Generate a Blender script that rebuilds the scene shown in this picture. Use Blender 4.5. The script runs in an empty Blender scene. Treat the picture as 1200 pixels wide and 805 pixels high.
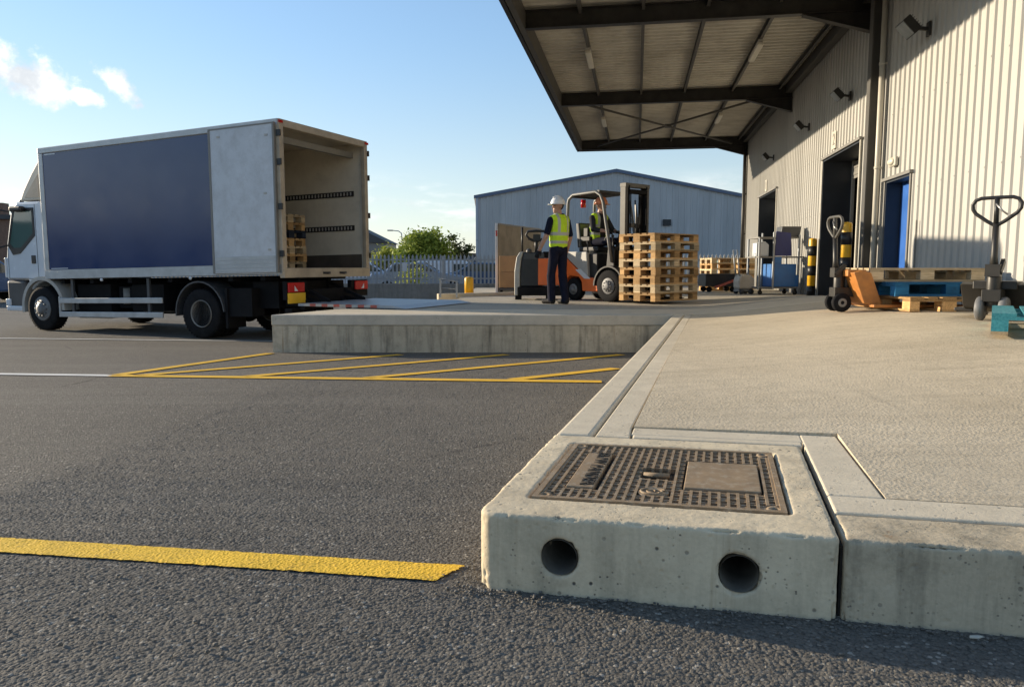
import bpy, bmesh, math, random
from mathutils import Vector, Matrix, noise
random.seed(7)
R = math.radians
sc = bpy.context.scene
COL = sc.collection

# ------------------------------------------------------------------ helpers
def tag(o, label=None, cat=None, group=None, kind=None):
    if label: o['label'] = label
    if cat: o['category'] = cat
    if group: o['group'] = group
    if kind: o['kind'] = kind
    return o

def empty(name, loc=(0, 0, 0), rz=0.0, label=None, cat=None, group=None, rx=0.0, ry=0.0):
    o = bpy.data.objects.new(name, None)
    COL.objects.link(o)
    o.location = loc
    o.rotation_euler = (rx, ry, rz)
    o.empty_display_size = .2
    return tag(o, label, cat, group)

class MB:
    """collects shapes, then links them as one mesh object"""
    def __init__(s): s.v = []; s.f = []; s.m = []; s.sm = []
    def add(s, vs, fs, mi=0, smooth=False):
        b = len(s.v)
        s.v += [tuple(v) for v in vs]
        for f in fs:
            s.f.append(tuple(b + i for i in f)); s.m.append(mi); s.sm.append(smooth)
        return s
    def box(s, c, d, rz=0, mi=0, M=None):
        hx, hy, hz = d[0]/2, d[1]/2, d[2]/2
        vs = [Vector((x, y, z)) for z in (-hz, hz) for y in (-hy, hy) for x in (-hx, hx)]
        if M is None: M = Matrix.Rotation(rz, 3, 'Z')
        vs = [M @ v + Vector(c) for v in vs]
        return s.add(vs, [(0,2,3,1),(4,5,7,6),(0,1,5,4),(2,6,7,3),(0,4,6,2),(1,3,7,5)], mi)
    def b2(s, x0, x1, y0, y1, z0, z1, mi=0):
        return s.box(((x0+x1)/2, (y0+y1)/2, (z0+z1)/2), (abs(x1-x0), abs(y1-y0), abs(z1-z0)), mi=mi)
    def bar(s, p, q, w, h, mi=0, up=(0,0,1)):
        p, q = Vector(p), Vector(q); d = q - p; L = d.length
        if L < 1e-6: return s
        x = d/L; u = Vector(up)
        if abs(x.dot(u)) > .98: u = Vector((0,1,0))
        y = u.cross(x).normalized(); z = x.cross(y)
        M = Matrix((x, y, z)).transposed()
        return s.box((p+q)/2, (L, w, h), M=M, mi=mi)
    def tube(s, path, r, n=8, mi=0, cap=True, closed=False):
        P = [Vector(p) for p in path]; k = len(P)
        rs = r if isinstance(r, (list, tuple)) else [r]*k
        vs = []; prev = None
        for i, p in enumerate(P):
            if closed: t = P[(i+1) % k] - P[i-1]
            else: t = P[min(i+1, k-1)] - P[max(i-1, 0)]
            t.normalize()
            if prev is None:
                u = Vector((0,0,1)) if abs(t.z) < .9 else Vector((1,0,0))
                a = t.cross(u).normalized()
            else:
                a = (prev - t*prev.dot(t)).normalized()
            prev = a; b = t.cross(a)
            for j in range(n):
                g = 2*math.pi*j/n
                vs.append(p + (a*math.cos(g) + b*math.sin(g))*rs[i])
        fs = []
        for i in range(k if closed else k-1):
            i2 = (i+1) % k
            for j in range(n):
                fs.append((i*n+j, i*n+(j+1) % n, i2*n+(j+1) % n, i2*n+j))
        if cap and not closed:
            fs.append(tuple(range(n-1, -1, -1))); fs.append(tuple((k-1)*n+j for j in range(n)))
        return s.add(vs, fs, mi, True)
    def cyl(s, p, q, r, n=16, mi=0): return s.tube([p, q], r, n, mi)
    def lathe(s, prof, c=(0,0,0), axis='Z', n=32, mi=0, smooth=True):
        """prof: list of (radius, height along axis)"""
        vs = []
        for (r, h) in prof:
            for j in range(n):
                g = 2*math.pi*j/n; a, b = r*math.cos(g), r*math.sin(g)
                v = {'Z': (a, b, h), 'Y': (b, h, a), 'X': (h, a, b)}[axis]
                vs.append((v[0]+c[0], v[1]+c[1], v[2]+c[2]))
        fs = []
        for i in range(len(prof)-1):
            for j in range(n):
                fs.append((i*n+j, i*n+(j+1) % n, (i+1)*n+(j+1) % n, (i+1)*n+j))
        if prof[0][0] > 1e-5: fs.append(tuple(range(n-1, -1, -1)))
        if prof[-1][0] > 1e-5: fs.append(tuple((len(prof)-1)*n+j for j in range(n)))
        return s.add(vs, fs, mi, smooth)
    def prism(s, pts, h0, h1, axis='Z', mi=0):
        """extrude a 2D outline; axis Z: pts=(x,y); Y: pts=(x,z); X: pts=(y,z)"""
        n = len(pts)
        def mk(p, h): return {'Z': (p[0], p[1], h), 'Y': (p[0], h, p[1]), 'X': (h, p[0], p[1])}[axis]
        vs = [mk(p, h0) for p in pts] + [mk(p, h1) for p in pts]
        fs = [tuple(range(n-1, -1, -1)), tuple(range(n, 2*n))]
        fs += [(i, (i+1) % n, n+(i+1) % n, n+i) for i in range(n)]
        return s.add(vs, fs, mi)
    def ball(s, c, r, n=10, mi=0, sq=(1,1,1)):
        prof = [(max(1e-6, r*math.sin(math.pi*i/n)), -r*math.cos(math.pi*i/n)) for i in range(n+1)]
        b = len(s.v); s.lathe(prof, (0,0,0), 'Z', n*2, mi)
        for i in range(b, len(s.v)):
            v = s.v[i]; s.v[i] = (v[0]*sq[0]+c[0], v[1]*sq[1]+c[1], v[2]*sq[2]+c[2])
        return s
    def xf(s, fn): s.v = [tuple(fn(*v)) for v in s.v]; return s
    def build(s, name, mats, parent=None, bevel=0, seg=2, angle=40):
        me = bpy.data.meshes.new(name)
        me.from_pydata(s.v, [], s.f); 
        bm = bmesh.new(); bm.from_mesh(me)
        bmesh.ops.recalc_face_normals(bm, faces=bm.faces); bm.to_mesh(me); bm.free()
        if not isinstance(mats, (list, tuple)): mats = [mats]
        for m in mats: me.materials.append(m)
        for p, mi, sm in zip(me.polygons, s.m, s.sm):
            p.material_index = mi; p.use_smooth = sm
        o = bpy.data.objects.new(name, me); COL.objects.link(o)
        if parent: o.parent = parent
        if bevel:
            b = o.modifiers.new('bevel', 'BEVEL'); b.width = bevel; b.segments = seg
            b.limit_method = 'ANGLE'; b.angle_limit = R(angle)
        return o

def copy_tree(o, parent=None):
    c = o.copy(); COL.objects.link(c)
    if parent: c.parent = parent
    for ch in o.children: copy_tree(ch, c)
    return c

# ------------------------------------------------------------------ materials
class NT:
    def __init__(s, name):
        s.m = bpy.data.materials.new(name); s.m.use_nodes = True
        s.t = s.m.node_tree; s.t.nodes.clear()
        s.out = s.n('ShaderNodeOutputMaterial'); s.b = s.n('ShaderNodeBsdfPrincipled')
        s.l(s.b.outputs[0], s.out.inputs[0])
        s.tc = s.n('ShaderNodeTexCoord')
    def n(s, t, **k):
        x = s.t.nodes.new(t)
        for a, v in k.items(): setattr(x, a, v)
        return x
    def l(s, a, b): s.t.links.new(a, b)
    def mapping(s, scale=(1,1,1), src='Object', loc=(0,0,0), rot=(0,0,0)):
        m = s.n('ShaderNodeMapping'); m.inputs['Scale'].default_value = scale
        m.inputs['Location'].default_value = loc; m.inputs['Rotation'].default_value = rot
        s.l(s.tc.outputs[src], m.inputs[0]); return m.outputs[0]
    def noise(s, vec, scale, detail=4, rough=.55, dist=0):
        x = s.n('ShaderNodeTexNoise'); x.inputs['Scale'].default_value = scale
        x.inputs['Detail'].default_value = detail; x.inputs['Roughness'].default_value = rough
        x.inputs['Distortion'].default_value = dist
        if vec is not None: s.l(vec, x.inputs['Vector'])
        return x.outputs['Fac']
    def voro(s, vec, scale, feature='F1', rnd=1):
        x = s.n('ShaderNodeTexVoronoi'); x.feature = feature; x.inputs['Scale'].default_value = scale
        x.inputs['Randomness'].default_value = rnd
        if vec is not None: s.l(vec, x.inputs['Vector'])
        return x
    def ramp(s, fac, stops):
        x = s.n('ShaderNodeValToRGB'); e = x.color_ramp.elements
        while len(e) < len(stops): e.new(.5)
        for el, (p, c) in zip(e, stops):
            el.position = p; el.color = (c, c, c, 1) if not isinstance(c, (tuple, list)) else (*c[:3], 1)
        s.l(fac, x.inputs[0]); return x.outputs[0]
    def mix(s, fac, a, b, mode='MIX'):
        x = s.n('ShaderNodeMix'); x.data_type = 'RGBA'; x.blend_type = mode
        for sock, v in ((x.inputs[0], fac), (x.inputs[6], a), (x.inputs[7], b)):
            if hasattr(v, 'is_linked') or hasattr(v, 'links'): s.l(v, sock)
            elif isinstance(v, (int, float)): sock.default_value = v if sock.type == 'VALUE' else (v, v, v, 1)
            else: sock.default_value = (*v[:3], 1)
        return x.outputs[2]
    def math(s, op, a, b=None, clamp=False):
        x = s.n('ShaderNodeMath'); x.operation = op; x.use_clamp = clamp
        for i, v in enumerate((a, b)):
            if v is None: continue
            if hasattr(v, 'links'): s.l(v, x.inputs[i])
            else: x.inputs[i].default_value = v
        return x.outputs[0]
    def bump(s, h, strength=.3, dist=.01, prev=None):
        x = s.n('ShaderNodeBump'); x.inputs['Strength'].default_value = strength
        x.inputs['Distance'].default_value = dist; s.l(h, x.inputs['Height'])
        if prev is not None: s.l(prev, x.inputs['Normal'])
        return x.outputs[0]
    def set(s, **k):
        for a, v in k.items():
            i = s.b.inputs[a.replace('_', ' ')]
            if hasattr(v, 'links'): s.l(v, i)
            elif isinstance(v, (tuple, list)): i.default_value = (*v[:3], 1)
            else: i.default_value = v
        return s

_mats = {}
def pm(name, col, rough=.5, metal=0., var=.15, scale=4., bump=0., bscale=60., rnd=0., dirt=0., dcol=(.06,.05,.04), dscale=2.5, spec=.5):
    if name in _mats: return _mats[name]
    t = NT(name); v = t.mapping()
    if rnd:
        oi = t.n('ShaderNodeObjectInfo')
        v2 = t.n('ShaderNodeVectorMath'); v2.operation = 'ADD'
        sc2 = t.n('ShaderNodeVectorMath'); sc2.operation = 'SCALE'; sc2.inputs[0].default_value = (37, 53, 19)
        t.l(oi.outputs['Random'], sc2.inputs['Scale']); t.l(v, v2.inputs[0]); t.l(sc2.outputs[0], v2.inputs[1]); v = v2.outputs[0]
    n1 = t.noise(v, scale, 5)
    f = t.ramp(n1, [(.3, 0.), (.7, 1.)])
    c = t.mix(f, [x*(1-var) for x in col], [min(1, x*(1+var)) for x in col])
    if rnd:
        k = t.math('MULTIPLY_ADD', oi.outputs['Random'], 2*rnd); k.node.inputs[2].default_value = 1-rnd
        c = t.mix(1., c, k, 'MULTIPLY')
    if dirt:
        d = t.ramp(t.noise(v, dscale, 8, .7), [(.45, 0.), (.75, dirt)])
        c = t.mix(d, c, dcol)
    t.set(Base_Color=c, Metallic=metal)
    rr = t.math('MULTIPLY_ADD', n1, .2); rr.node.inputs[2].default_value = max(0, rough-.1)
    t.set(Roughness=rr); t.b.inputs['Specular IOR Level'].default_value = spec
    if bump: t.set(Normal=t.bump(t.noise(v, bscale, 4), bump, .01))
    _mats[name] = t.m
    return t.m

# --- asphalt
def asphalt_relief(t, v, amp=1.):
    """stone relief of the wearing course, always at or below zero (metres)"""
    st = t.voro(v, 112.); sp = t.n('ShaderNodeSeparateColor'); t.l(st.outputs['Color'], sp.inputs[0])
    stone = t.ramp(st.outputs['Distance'], [(.0, 1.), (.35, .85), (.78, 0.)])
    hgt = t.math('MULTIPLY_ADD', sp.outputs[2], .75); hgt.node.inputs[2].default_value = .25
    h = t.math('MULTIPLY', stone, hgt)
    n = t.noise(v, 24., 5, .65)
    h = t.math('ADD', t.math('MULTIPLY', h, .0036), t.math('MULTIPLY', n, .0052))
    h = t.math('SUBTRACT', h, .0070)
    d = t.n('ShaderNodeDisplacement'); d.inputs['Midlevel'].default_value = 0.; d.inputs['Scale'].default_value = amp
    t.l(h, d.inputs['Height']); t.l(d.outputs[0], t.out.inputs['Displacement'])
    t.m.displacement_method = 'BOTH'
    return st, sp, n, h
def mat_asphalt():
    t = NT('asphalt'); v = t.mapping()
    st, sp, n, h = asphalt_relief(t, v)
    big = t.noise(v, .35, 4, .6); mid = t.noise(v, 3.5, 5, .65)
    c = t.mix(t.ramp(big, [(.3, 0.), (.7, 1.)]), (.105, .096, .082), (.150, .137, .117))
    c = t.mix(t.ramp(mid, [(.35, 0.), (.65, .4)]), c, (.088, .081, .070))
    c = t.mix(t.ramp(sp.outputs[0], [(.5, 0.), (.95, .5)]), c, (.21, .19, .16))
    c = t.mix(t.ramp(sp.outputs[1], [(.955, 0.), (.985, .8)]), c, (.36, .33, .28))
    c = t.mix(t.ramp(st.outputs['Distance'], [(.55, 0.), (.8, .6)]), c, (.035, .032, .028))
    # worn lanes, oil drips and a darker relaid strip
    c = t.mix(t.ramp(t.noise(t.mapping((.10, .9, 1), rot=(0, 0, R(-6))), 1.4, 5, .6), [(.5, 0.), (.72, .4)]), c, (.19, .175, .15))
    oil = t.voro(t.mapping((1, 1, 1)), .9); 
    om = t.math('MULTIPLY', t.ramp(oil.outputs['Distance'], [(.05, 1.), (.16, 0.)]), t.ramp(t.noise(v, 7., 4), [(.4, 0.), (.6, .75)]))
    c = t.mix(om, c, (.022, .021, .020))
    cr = t.voro(t.mapping((1, 1, 1)), .42, 'DISTANCE_TO_EDGE')
    wob = t.math('ADD', cr.outputs['Distance'], t.math('MULTIPLY', t.math('SUBTRACT', t.noise(v, 9., 4), .5), .03))
    ck = t.math('MULTIPLY', t.ramp(wob, [(.000, 1.), (.006, 0.)]), t.ramp(t.noise(v, .5, 2), [(.52, 0.), (.6, .7)]))
    c = t.mix(ck, c, (.025, .023, .021))
    b = t.bump(t.noise(v, 300., 3, .7), .35, .002)
    t.set(Base_Color=c, Roughness=.88, Normal=b); t.b.inputs['Specular IOR Level'].default_value = .22
    return t.m

def mat_concrete(name, ca, cb, pits=.5, stain=.4, rough_bump=.25, wear=0., streak=0.):
    t = NT(name); v = t.mapping(src='Object')
    big = t.noise(v, 1.1, 5, .6); mid = t.noise(v, 7., 6, .65); fine = t.noise(v, 90., 4, .6)
    c = t.mix(t.ramp(big, [(.3, 0.), (.7, 1.)]), ca, cb)
    c = t.mix(t.ramp(mid, [(.45, 0.), (.75, stain)]), c, [x*.55 for x in ca])
    c = t.mix(t.ramp(fine, [(.35, .0), (.7, .25)]), c, [min(1, x*1.25) for x in cb])
    if streak:
        s1 = t.noise(t.mapping((5, 5, .5)), 1.6, 6, .7)
        c = t.mix(t.ramp(s1, [(.48, 0.), (.72, streak)]), c, (.06, .057, .045))
        s2 = t.noise(t.mapping((9, 9, .4), loc=(3, 7, 1)), 1.3, 5, .7)
        c = t.mix(t.ramp(s2, [(.62, 0.), (.74, streak*1.3)]), c, (.24, .13, .055))
    pv = t.voro(v, 26.)
    pm_ = t.ramp(t.noise(v, 5., 3), [(.45, 0.), (.6, 1.)])
    pit = t.math('MULTIPLY', t.ramp(pv.outputs['Distance'], [(.10, 1.), (.17, 0.)]), pm_)
    pv2 = t.voro(v, 70.); pm2 = t.ramp(t.noise(v, 9., 3), [(.5, 0.), (.62, 1.)])
    pit = t.math('MAXIMUM', pit, t.math('MULTIPLY', t.ramp(pv2.outputs['Distance'], [(.12, .8), (.24, 0.)]), pm2))
    c = t.mix(t.math('MULTIPLY', pit, pits), c, (.10, .09, .075))
    b = t.bump(t.math('SUBTRACT', 1., pit), .6*pits, .004)
    b = t.bump(fine, rough_bump, .004, b)
    b = t.bump(mid, .25, .01, b)
    if wear:
        w1 = t.noise(t.mapping((1, 1.5, 1)), 62., 5, .62, .6)
        w2 = t.voro(v, 80., 'F1')
        mask = t.ramp(t.noise(v, 1.6, 4, .6), [(.30, .25), (.62, 1.)])
        hh = t.math('MULTIPLY', t.math('ADD', w1, t.math('MULTIPLY', w2.outputs['Distance'], .8)), mask)
        b = t.bump(hh, wear, .007, b)
        c = t.mix(t.math('MULTIPLY', t.ramp(w1, [(.53, 0.), (.62, .55)]), mask), c, [x*.42 for x in ca])
        stv = t.noise(t.mapping((.5, 5., 1), rot=(0, 0, R(-12))), 2.2, 6, .65)
        c = t.mix(t.ramp(stv, [(.48, 0.), (.70, .32)]), c, [x*.55 for x in ca])
        sc_ = t.noise(t.mapping((6., .35, 1), rot=(0, 0, R(14))), 1.7, 6, .7)
        c = t.mix(t.ramp(sc_, [(.60, 0.), (.74, .35)]), c, (.13, .115, .095))
        pl = t.noise(v, .8, 3, .5); c = t.mix(t.ramp(pl, [(.42, 0.), (.68, .35)]), c, [min(1, x*1.12) for x in cb])
        sp = t.voro(v, 120.); q = t.n('ShaderNodeSeparateColor'); t.l(sp.outputs['Color'], q.inputs[0])
        c = t.mix(t.ramp(q.outputs[0], [(.8, 0.), (1., .35)]), c, [x*.4 for x in ca])
    t.set(Base_Color=c, Roughness=.85, Normal=b); t.b.inputs['Specular IOR Level'].default_value = .3
    return t.m

def mat_wood(name, ca, cb, dark=.5):
    t = NT(name); oi = t.n('ShaderNodeObjectInfo')
    v0 = t.mapping()
    va = t.n('ShaderNodeVectorMath'); va.operation = 'ADD'
    sv = t.n('ShaderNodeVectorMath'); sv.operation = 'SCALE'; sv.inputs[0].default_value = (41, 17, 29)
    t.l(oi.outputs['Random'], sv.inputs['Scale']); t.l(v0, va.inputs[0]); t.l(sv.outputs[0], va.inputs[1])
    mp = t.n('ShaderNodeMapping'); mp.inputs['Scale'].default_value = (2, 22, 22); t.l(va.outputs[0], mp.inputs[0])
    g = t.noise(mp.outputs[0], 3., 5, .6, .5); blot = t.noise(va.outputs[0], 6., 4)
    c = t.mix(t.ramp(g, [(.3, 0.), (.7, 1.)]), ca, cb)
    c = t.mix(t.ramp(blot, [(.5, 0.), (.8, dark)]), c, [x*.4 for x in ca])
    k = t.math('MULTIPLY_ADD', oi.outputs['Random'], .75); k.node.inputs[2].default_value = .55
    c = t.mix(1., c, k, 'MULTIPLY')
    t.set(Base_Color=c, Roughness=.8, Normal=t.bump(g, .4, .004)); t.b.inputs['Specular IOR Level'].default_value = .25
    return t.m

M = {}
M['asphalt'] = mat_asphalt()
M['conc_smooth'] = mat_concrete('smooth_concrete', (.52, .445, .325), (.66, .575, .43), .6, .35, .2)
M['conc_face'] = mat_concrete('cast_concrete', (.53, .435, .295), (.69, .58, .40), 1., .5, .25, streak=.3)
M['conc_worn'] = mat_concrete('worn_concrete', (.46, .385, .27), (.60, .51, .37), .3, .3, .4, wear=.38)
M['conc_wall'] = mat_concrete('stained_concrete', (.36, .315, .235), (.54, .475, .36), .8, .6, .3, streak=.75)
M['conc_stain'] = mat_concrete('stained_kerb_concrete', (.42, .35, .24), (.60, .50, .35), .8, .85, .35, streak=.6)
M['conc_cope'] = mat_concrete('coping_concrete', (.40, .37, .31), (.52, .48, .40), .5, .4, .25)
M['block_wall'] = mat_concrete('parapet_concrete', (.21, .20, .18), (.29, .275, .245), .3, .4, .3, streak=.4)
M['joint'] = pm('joint_filler', (.035, .03, .026), .9, var=.4, scale=30)
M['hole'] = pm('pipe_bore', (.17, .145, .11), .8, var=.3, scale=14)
M['gravel'] = pm('grit', (.13, .12, .105), .85, var=.5, scale=40)
M['black'] = pm('black_paint', (.012, .012, .013), .45, var=.3, dirt=.3, dcol=(.06,.055,.05))
M['blacksteel'] = pm('dark_steel', (.030, .028, .025), .45, .3, .3, dirt=.35, dcol=(.09,.075,.06))
M['chassis'] = pm('chassis_grime', (.008, .008, .009), .75, var=.4, dirt=.3, dcol=(.025,.022,.02), spec=.15)
M['rubber'] = pm('tyre_rubber', (.012, .012, .013), .85, var=.3, scale=9, bump=.2, bscale=40, dirt=.4, dcol=(.035,.032,.03), spec=.12)
M['white'] = pm('white_paint', (.62, .64, .66), .35, var=.05, dirt=.18, dcol=(.3,.29,.27))
M['cabwhite'] = pm('cab_paint', (.60, .64, .68), .25, var=.04, dirt=.12, dcol=(.3,.3,.3))
M['doorwhite'] = pm('door_paint', (.56, .58, .60), .42, var=.06, scale=3, dirt=.55, dcol=(.30,.29,.28), dscale=4)
M['alu'] = pm('aluminium_rail', (.45, .46, .46), .42, .35, .12, dirt=.3, dcol=(.2,.19,.18))
M['cream'] = pm('cream_panel', (.60, .54, .43), .6, var=.06, scale=2, dirt=.35, dcol=(.3,.25,.19), dscale=3)
M['tan'] = pm('frame_paint', (.40, .33, .24), .55, var=.15, dirt=.4)
M['plyfloor'] = pm('truck_floor', (.07, .055, .042), .7, var=.3)
M['rubgrey'] = pm('grey_plastic', (.05, .052, .056), .5, var=.2, dirt=.25, dcol=(.12,.11,.1))
M['red'] = pm('red_lens', (.45, .012, .012), .2, var=.1)
M['amber'] = pm('amber_lens', (.75, .30, .03), .25, var=.1)
M['yplate'] = pm('yellow_plate', (.75, .45, .03), .4, var=.1)
M['chrome'] = pm('bare_metal', (.42, .41, .39), .35, .8, .2, dirt=.3)
M['galv'] = pm('galvanised', (.34, .36, .38), .5, .4, .15)
M['orange'] = pm('orange_paint', (.78, .15, .025), .35, var=.08, dirt=.2)
M['ochre'] = pm('worn_orange', (.44, .17, .035), .5, var=.2, dirt=.45, scale=9)
M['greypaint'] = pm('grey_paint', (.42, .40, .36), .45, var=.1, dirt=.3)
M['yellow'] = pm('bollard_yellow', (.80, .44, .02), .4, var=.1, dirt=.3, scale=8)
M['bluep'] = pm('blue_paint', (.02, .13, .38), .42, var=.15, dirt=.2)
M['navy'] = pm('navy_plastic', (.016, .022, .12), .5, var=.2)
M['bluedoor'] = pm('blue_door', (.03, .12, .42), .4, var=.1)
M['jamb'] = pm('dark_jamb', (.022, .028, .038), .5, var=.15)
M['trimgrey'] = pm('trim_grey', (.20, .19, .17), .5, var=.1)
M['pipegrey'] = pm('pipe_grey', (.50, .47, .40), .45, var=.08)
M['steelbrown'] = pm('steel_brown', (.075, .071, .063), .55, var=.15, dirt=.3)
M['sheet'] = pm('roof_sheet', (.55, .515, .44), .55, var=.1, scale=1.2, dirt=.45, dcol=(.16,.13,.09), dscale=1.5)
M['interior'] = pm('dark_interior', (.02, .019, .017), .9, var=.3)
M['cardboard'] = pm('cardboard', (.46, .27, .13), .8, var=.12, scale=5, rnd=.12)
M['ply'] = pm('grey_plywood', (.30, .26, .20), .75, var=.2, scale=4, dirt=.3)
M['lampglass'] = pm('lamp_glass', (.30, .31, .30), .12, var=.2)
M['diffuser'] = pm('batten_diffuser', (.62, .58, .48), .4, var=.06)
M['rimgrey'] = pm('wheel_paint', (.16, .16, .16), .55, var=.2, dirt=.5, scale=12, dcol=(.05,.045,.04))
M['mastgrey'] = pm('mast_steel', (.105, .098, .085), .5, .2, .2, dirt=.4, dcol=(.03,.028,.025))
M['guardgrey'] = pm('guard_paint', (.15, .145, .135), .45, var=.1, dirt=.4, dcol=(.08,.07,.06))
M['greenp'] = pm('green_paint', (.05, .16, .09), .5, var=.2)
M['pinkred'] = pm('faded_red', (.42, .10, .07), .6, var=.2)
M['beige'] = pm('beige_sack', (.55, .48, .38), .8, var=.15)
M['carblue'] = pm('car_blue', (.05, .09, .17), .25, var=.1)
M['carwhite'] = pm('car_white', (.62, .65, .70), .3, var=.05)
M['carsilver'] = pm('car_silver', (.28, .33, .40), .3, .3, .08)
M['brick'] = pm('brick', (.19, .11, .075), .85, var=.25, scale=9)
M['roofdark'] = pm('roof_dark', (.06, .06, .06), .7, var=.2)
M['bark'] = pm('bark', (.10, .075, .05), .9, var=.3, scale=12)
M['wood'] = mat_wood('pallet_wood', (.38, .21, .08), (.66, .42, .19))
M['woodpale'] = mat_wood('pale_wood', (.44, .32, .18), (.66, .52, .33))
M['woodblue'] = mat_wood('blue_pallet_paint', (.012, .10, .24), (.03, .19, .38), .3)
M['woodteal'] = mat_wood('teal_pallet_paint', (.03, .20, .25), (.08, .34, .38), .3)
M['wooddark'] = mat_wood('dark_pallet_paint', (.012, .018, .03), (.03, .04, .06), .3)

def mat_paintline(name, col, relief=True):
    t = NT(name); v = t.mapping()
    big = t.noise(v, 4., 4); c = t.mix(t.ramp(big, [(.3, 0.), (.7, 1.)]), [x*.82 for x in col], col)
    if relief:
        st, sp, n, h = asphalt_relief(t, v, .5)
        worn = t.math('MULTIPLY', t.ramp(st.outputs['Distance'], [(.55, 0.), (.78, .6)]), t.ramp(t.noise(v, 7., 4), [(.45, 0.), (.7, 1.)]))
        c = t.mix(worn, c, (.09, .08, .06))
    n2 = t.noise(v, 55., 5, .7)
    c = t.mix(t.ramp(n2, [(.60, 0.), (.74, .55)]), c, (.16, .135, .09))
    t.set(Base_Color=c, Roughness=.75, Normal=t.bump(t.noise(v, 120., 3), .25, .003)); t.b.inputs['Specular IOR Level'].default_value = .25
    return t.m
M['yline'] = mat_paintline('yellow_road_paint', (.86, .53, .045))
M['ylinefar'] = mat_paintline('yellow_hatch_paint', (.85, .50, .04), False)
M['wline'] = mat_paintline('white_road_paint', (.78, .76, .70), False)

def mat_glass(name, col, rough=.06):
    t = NT(name); t.set(Base_Color=col, Roughness=rough); t.b.inputs['Specular IOR Level'].default_value = .9
    return t.m
M['glass'] = mat_glass('dark_glass', (.03, .045, .045))
M['windowglass'] = mat_glass('cab_window_glass', (.07, .13, .115), .05)

def mat_bluepanel():
    t = NT('blue_side_panel'); v = t.mapping()
    n = t.noise(v, 1.5, 4)
    c = t.mix(n, (.008, .028, .105), (.012, .037, .13))
    c = t.mix(t.ramp(t.noise(v, 5., 7, .7), [(.55, 0.), (.8, .12)]), c, (.06, .07, .11))
    rr = t.ramp(t.noise(v, 2.2, 5, .65), [(.3, .17), (.7, .26)])
    t.set(Base_Color=c, Roughness=rr, Normal=t.bump(t.noise(v, .9, 1), .03, .02))
    t.b.inputs['Specular IOR Level'].default_value = .6
    return t.m
M['bluepanel'] = mat_bluepanel()

def mat_clad(name, ca, cb):
    t = NT(name); v = t.mapping()
    n = t.noise(t.mapping((.5, 1, .12)), 3., 5, .6)
    c = t.mix(t.ramp(n, [(.3, 0.), (.7, 1.)]), ca, cb)
    gr = t.ramp(t.noise(t.mapping((6, 6, .35)), 2., 6, .7), [(.55, 0.), (.8, .22)])
    c = t.mix(gr, c, [x*.5 for x in ca])
    sx = t.n('ShaderNodeSeparateXYZ'); t.l(t.tc.outputs['Object'], sx.inputs[0])
    fl = t.math('FLOOR', sx.outputs[0]); wn = t.n('ShaderNodeTexWhiteNoise'); wn.noise_dimensions = '1D'; t.l(fl, wn.inputs['W'])
    k = t.math('MULTIPLY_ADD', wn.outputs['Value'], .10); k.node.inputs[2].default_value = .94
    c = t.mix(1., c, k, 'MULTIPLY')
    lap = t.ramp(t.math('FRACT', sx.outputs[0]), [(.0, .45), (.012, 0.)]); c = t.mix(lap, c, [x*.45 for x in ca])
    spl = t.math('MULTIPLY', t.ramp(sx.outputs[2], [(.12, .55), (.55, 0.)]), t.ramp(t.noise(v, 7., 5, .7), [(.35, .2), (.65, 1.)])); c = t.mix(spl, c, (.17, .15, .12))
    t.set(Base_Color=c, Roughness=.5, Normal=t.bump(t.noise(t.mapping((1, 1, .4)), 1.6, 2), .06, .03)); t.b.inputs['Specular IOR Level'].default_value = .35
    return t.m
M['clad'] = mat_clad('beige_cladding', (.40, .39, .36), (.445, .435, .405))
M['cladblue'] = mat_clad('blue_grey_cladding', (.40, .40, .395), (.46, .46, .455))

def mat_iron():
    t = NT('rusty_cast_iron'); v = t.mapping()
    n = t.noise(v, 14., 6, .65); f = t.noise(v, 160., 3, .6)
    c = t.mix(t.ramp(n, [(.35, 0.), (.68, 1.)]), (.23, .165, .10), (.34, .235, .135))
    c = t.mix(t.ramp(t.noise(v, 45., 5), [(.5, 0.), (.72, .6)]), c, (.43, .37, .28))
    t.set(Base_Color=c, Roughness=.7, Metallic=.15, Normal=t.bump(f, .3, .002)); return t.m
M['iron'] = mat_iron()
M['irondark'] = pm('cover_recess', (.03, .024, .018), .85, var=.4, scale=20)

def mat_leaf(name, a, b):
    t = NT(name); oi = t.n('ShaderNodeNewGeometry')
    c = t.mix(oi.outputs['Random Per Island'], a, b)
    t.set(Base_Color=c, Roughness=.6); 
    tr = t.n('ShaderNodeBsdfTranslucent'); t.l(c, tr.inputs[0])
    mx = t.n('ShaderNodeMixShader'); mx.inputs[0].default_value = .35
    t.l(t.b.outputs[0], mx.inputs[1]); t.l(tr.outputs[0], mx.inputs[2]); t.l(mx.outputs[0], t.out.inputs[0])
    return t.m
M['leaf'] = mat_leaf('green_leaves', (.17, .24, .04), (.36, .43, .075))
M['leafyel'] = mat_leaf('yellow_green_leaves', (.24, .29, .045), (.40, .42, .08))
M['leafdark'] = mat_leaf('dark_leaves', (.03, .05, .015), (.06, .085, .025))
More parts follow.
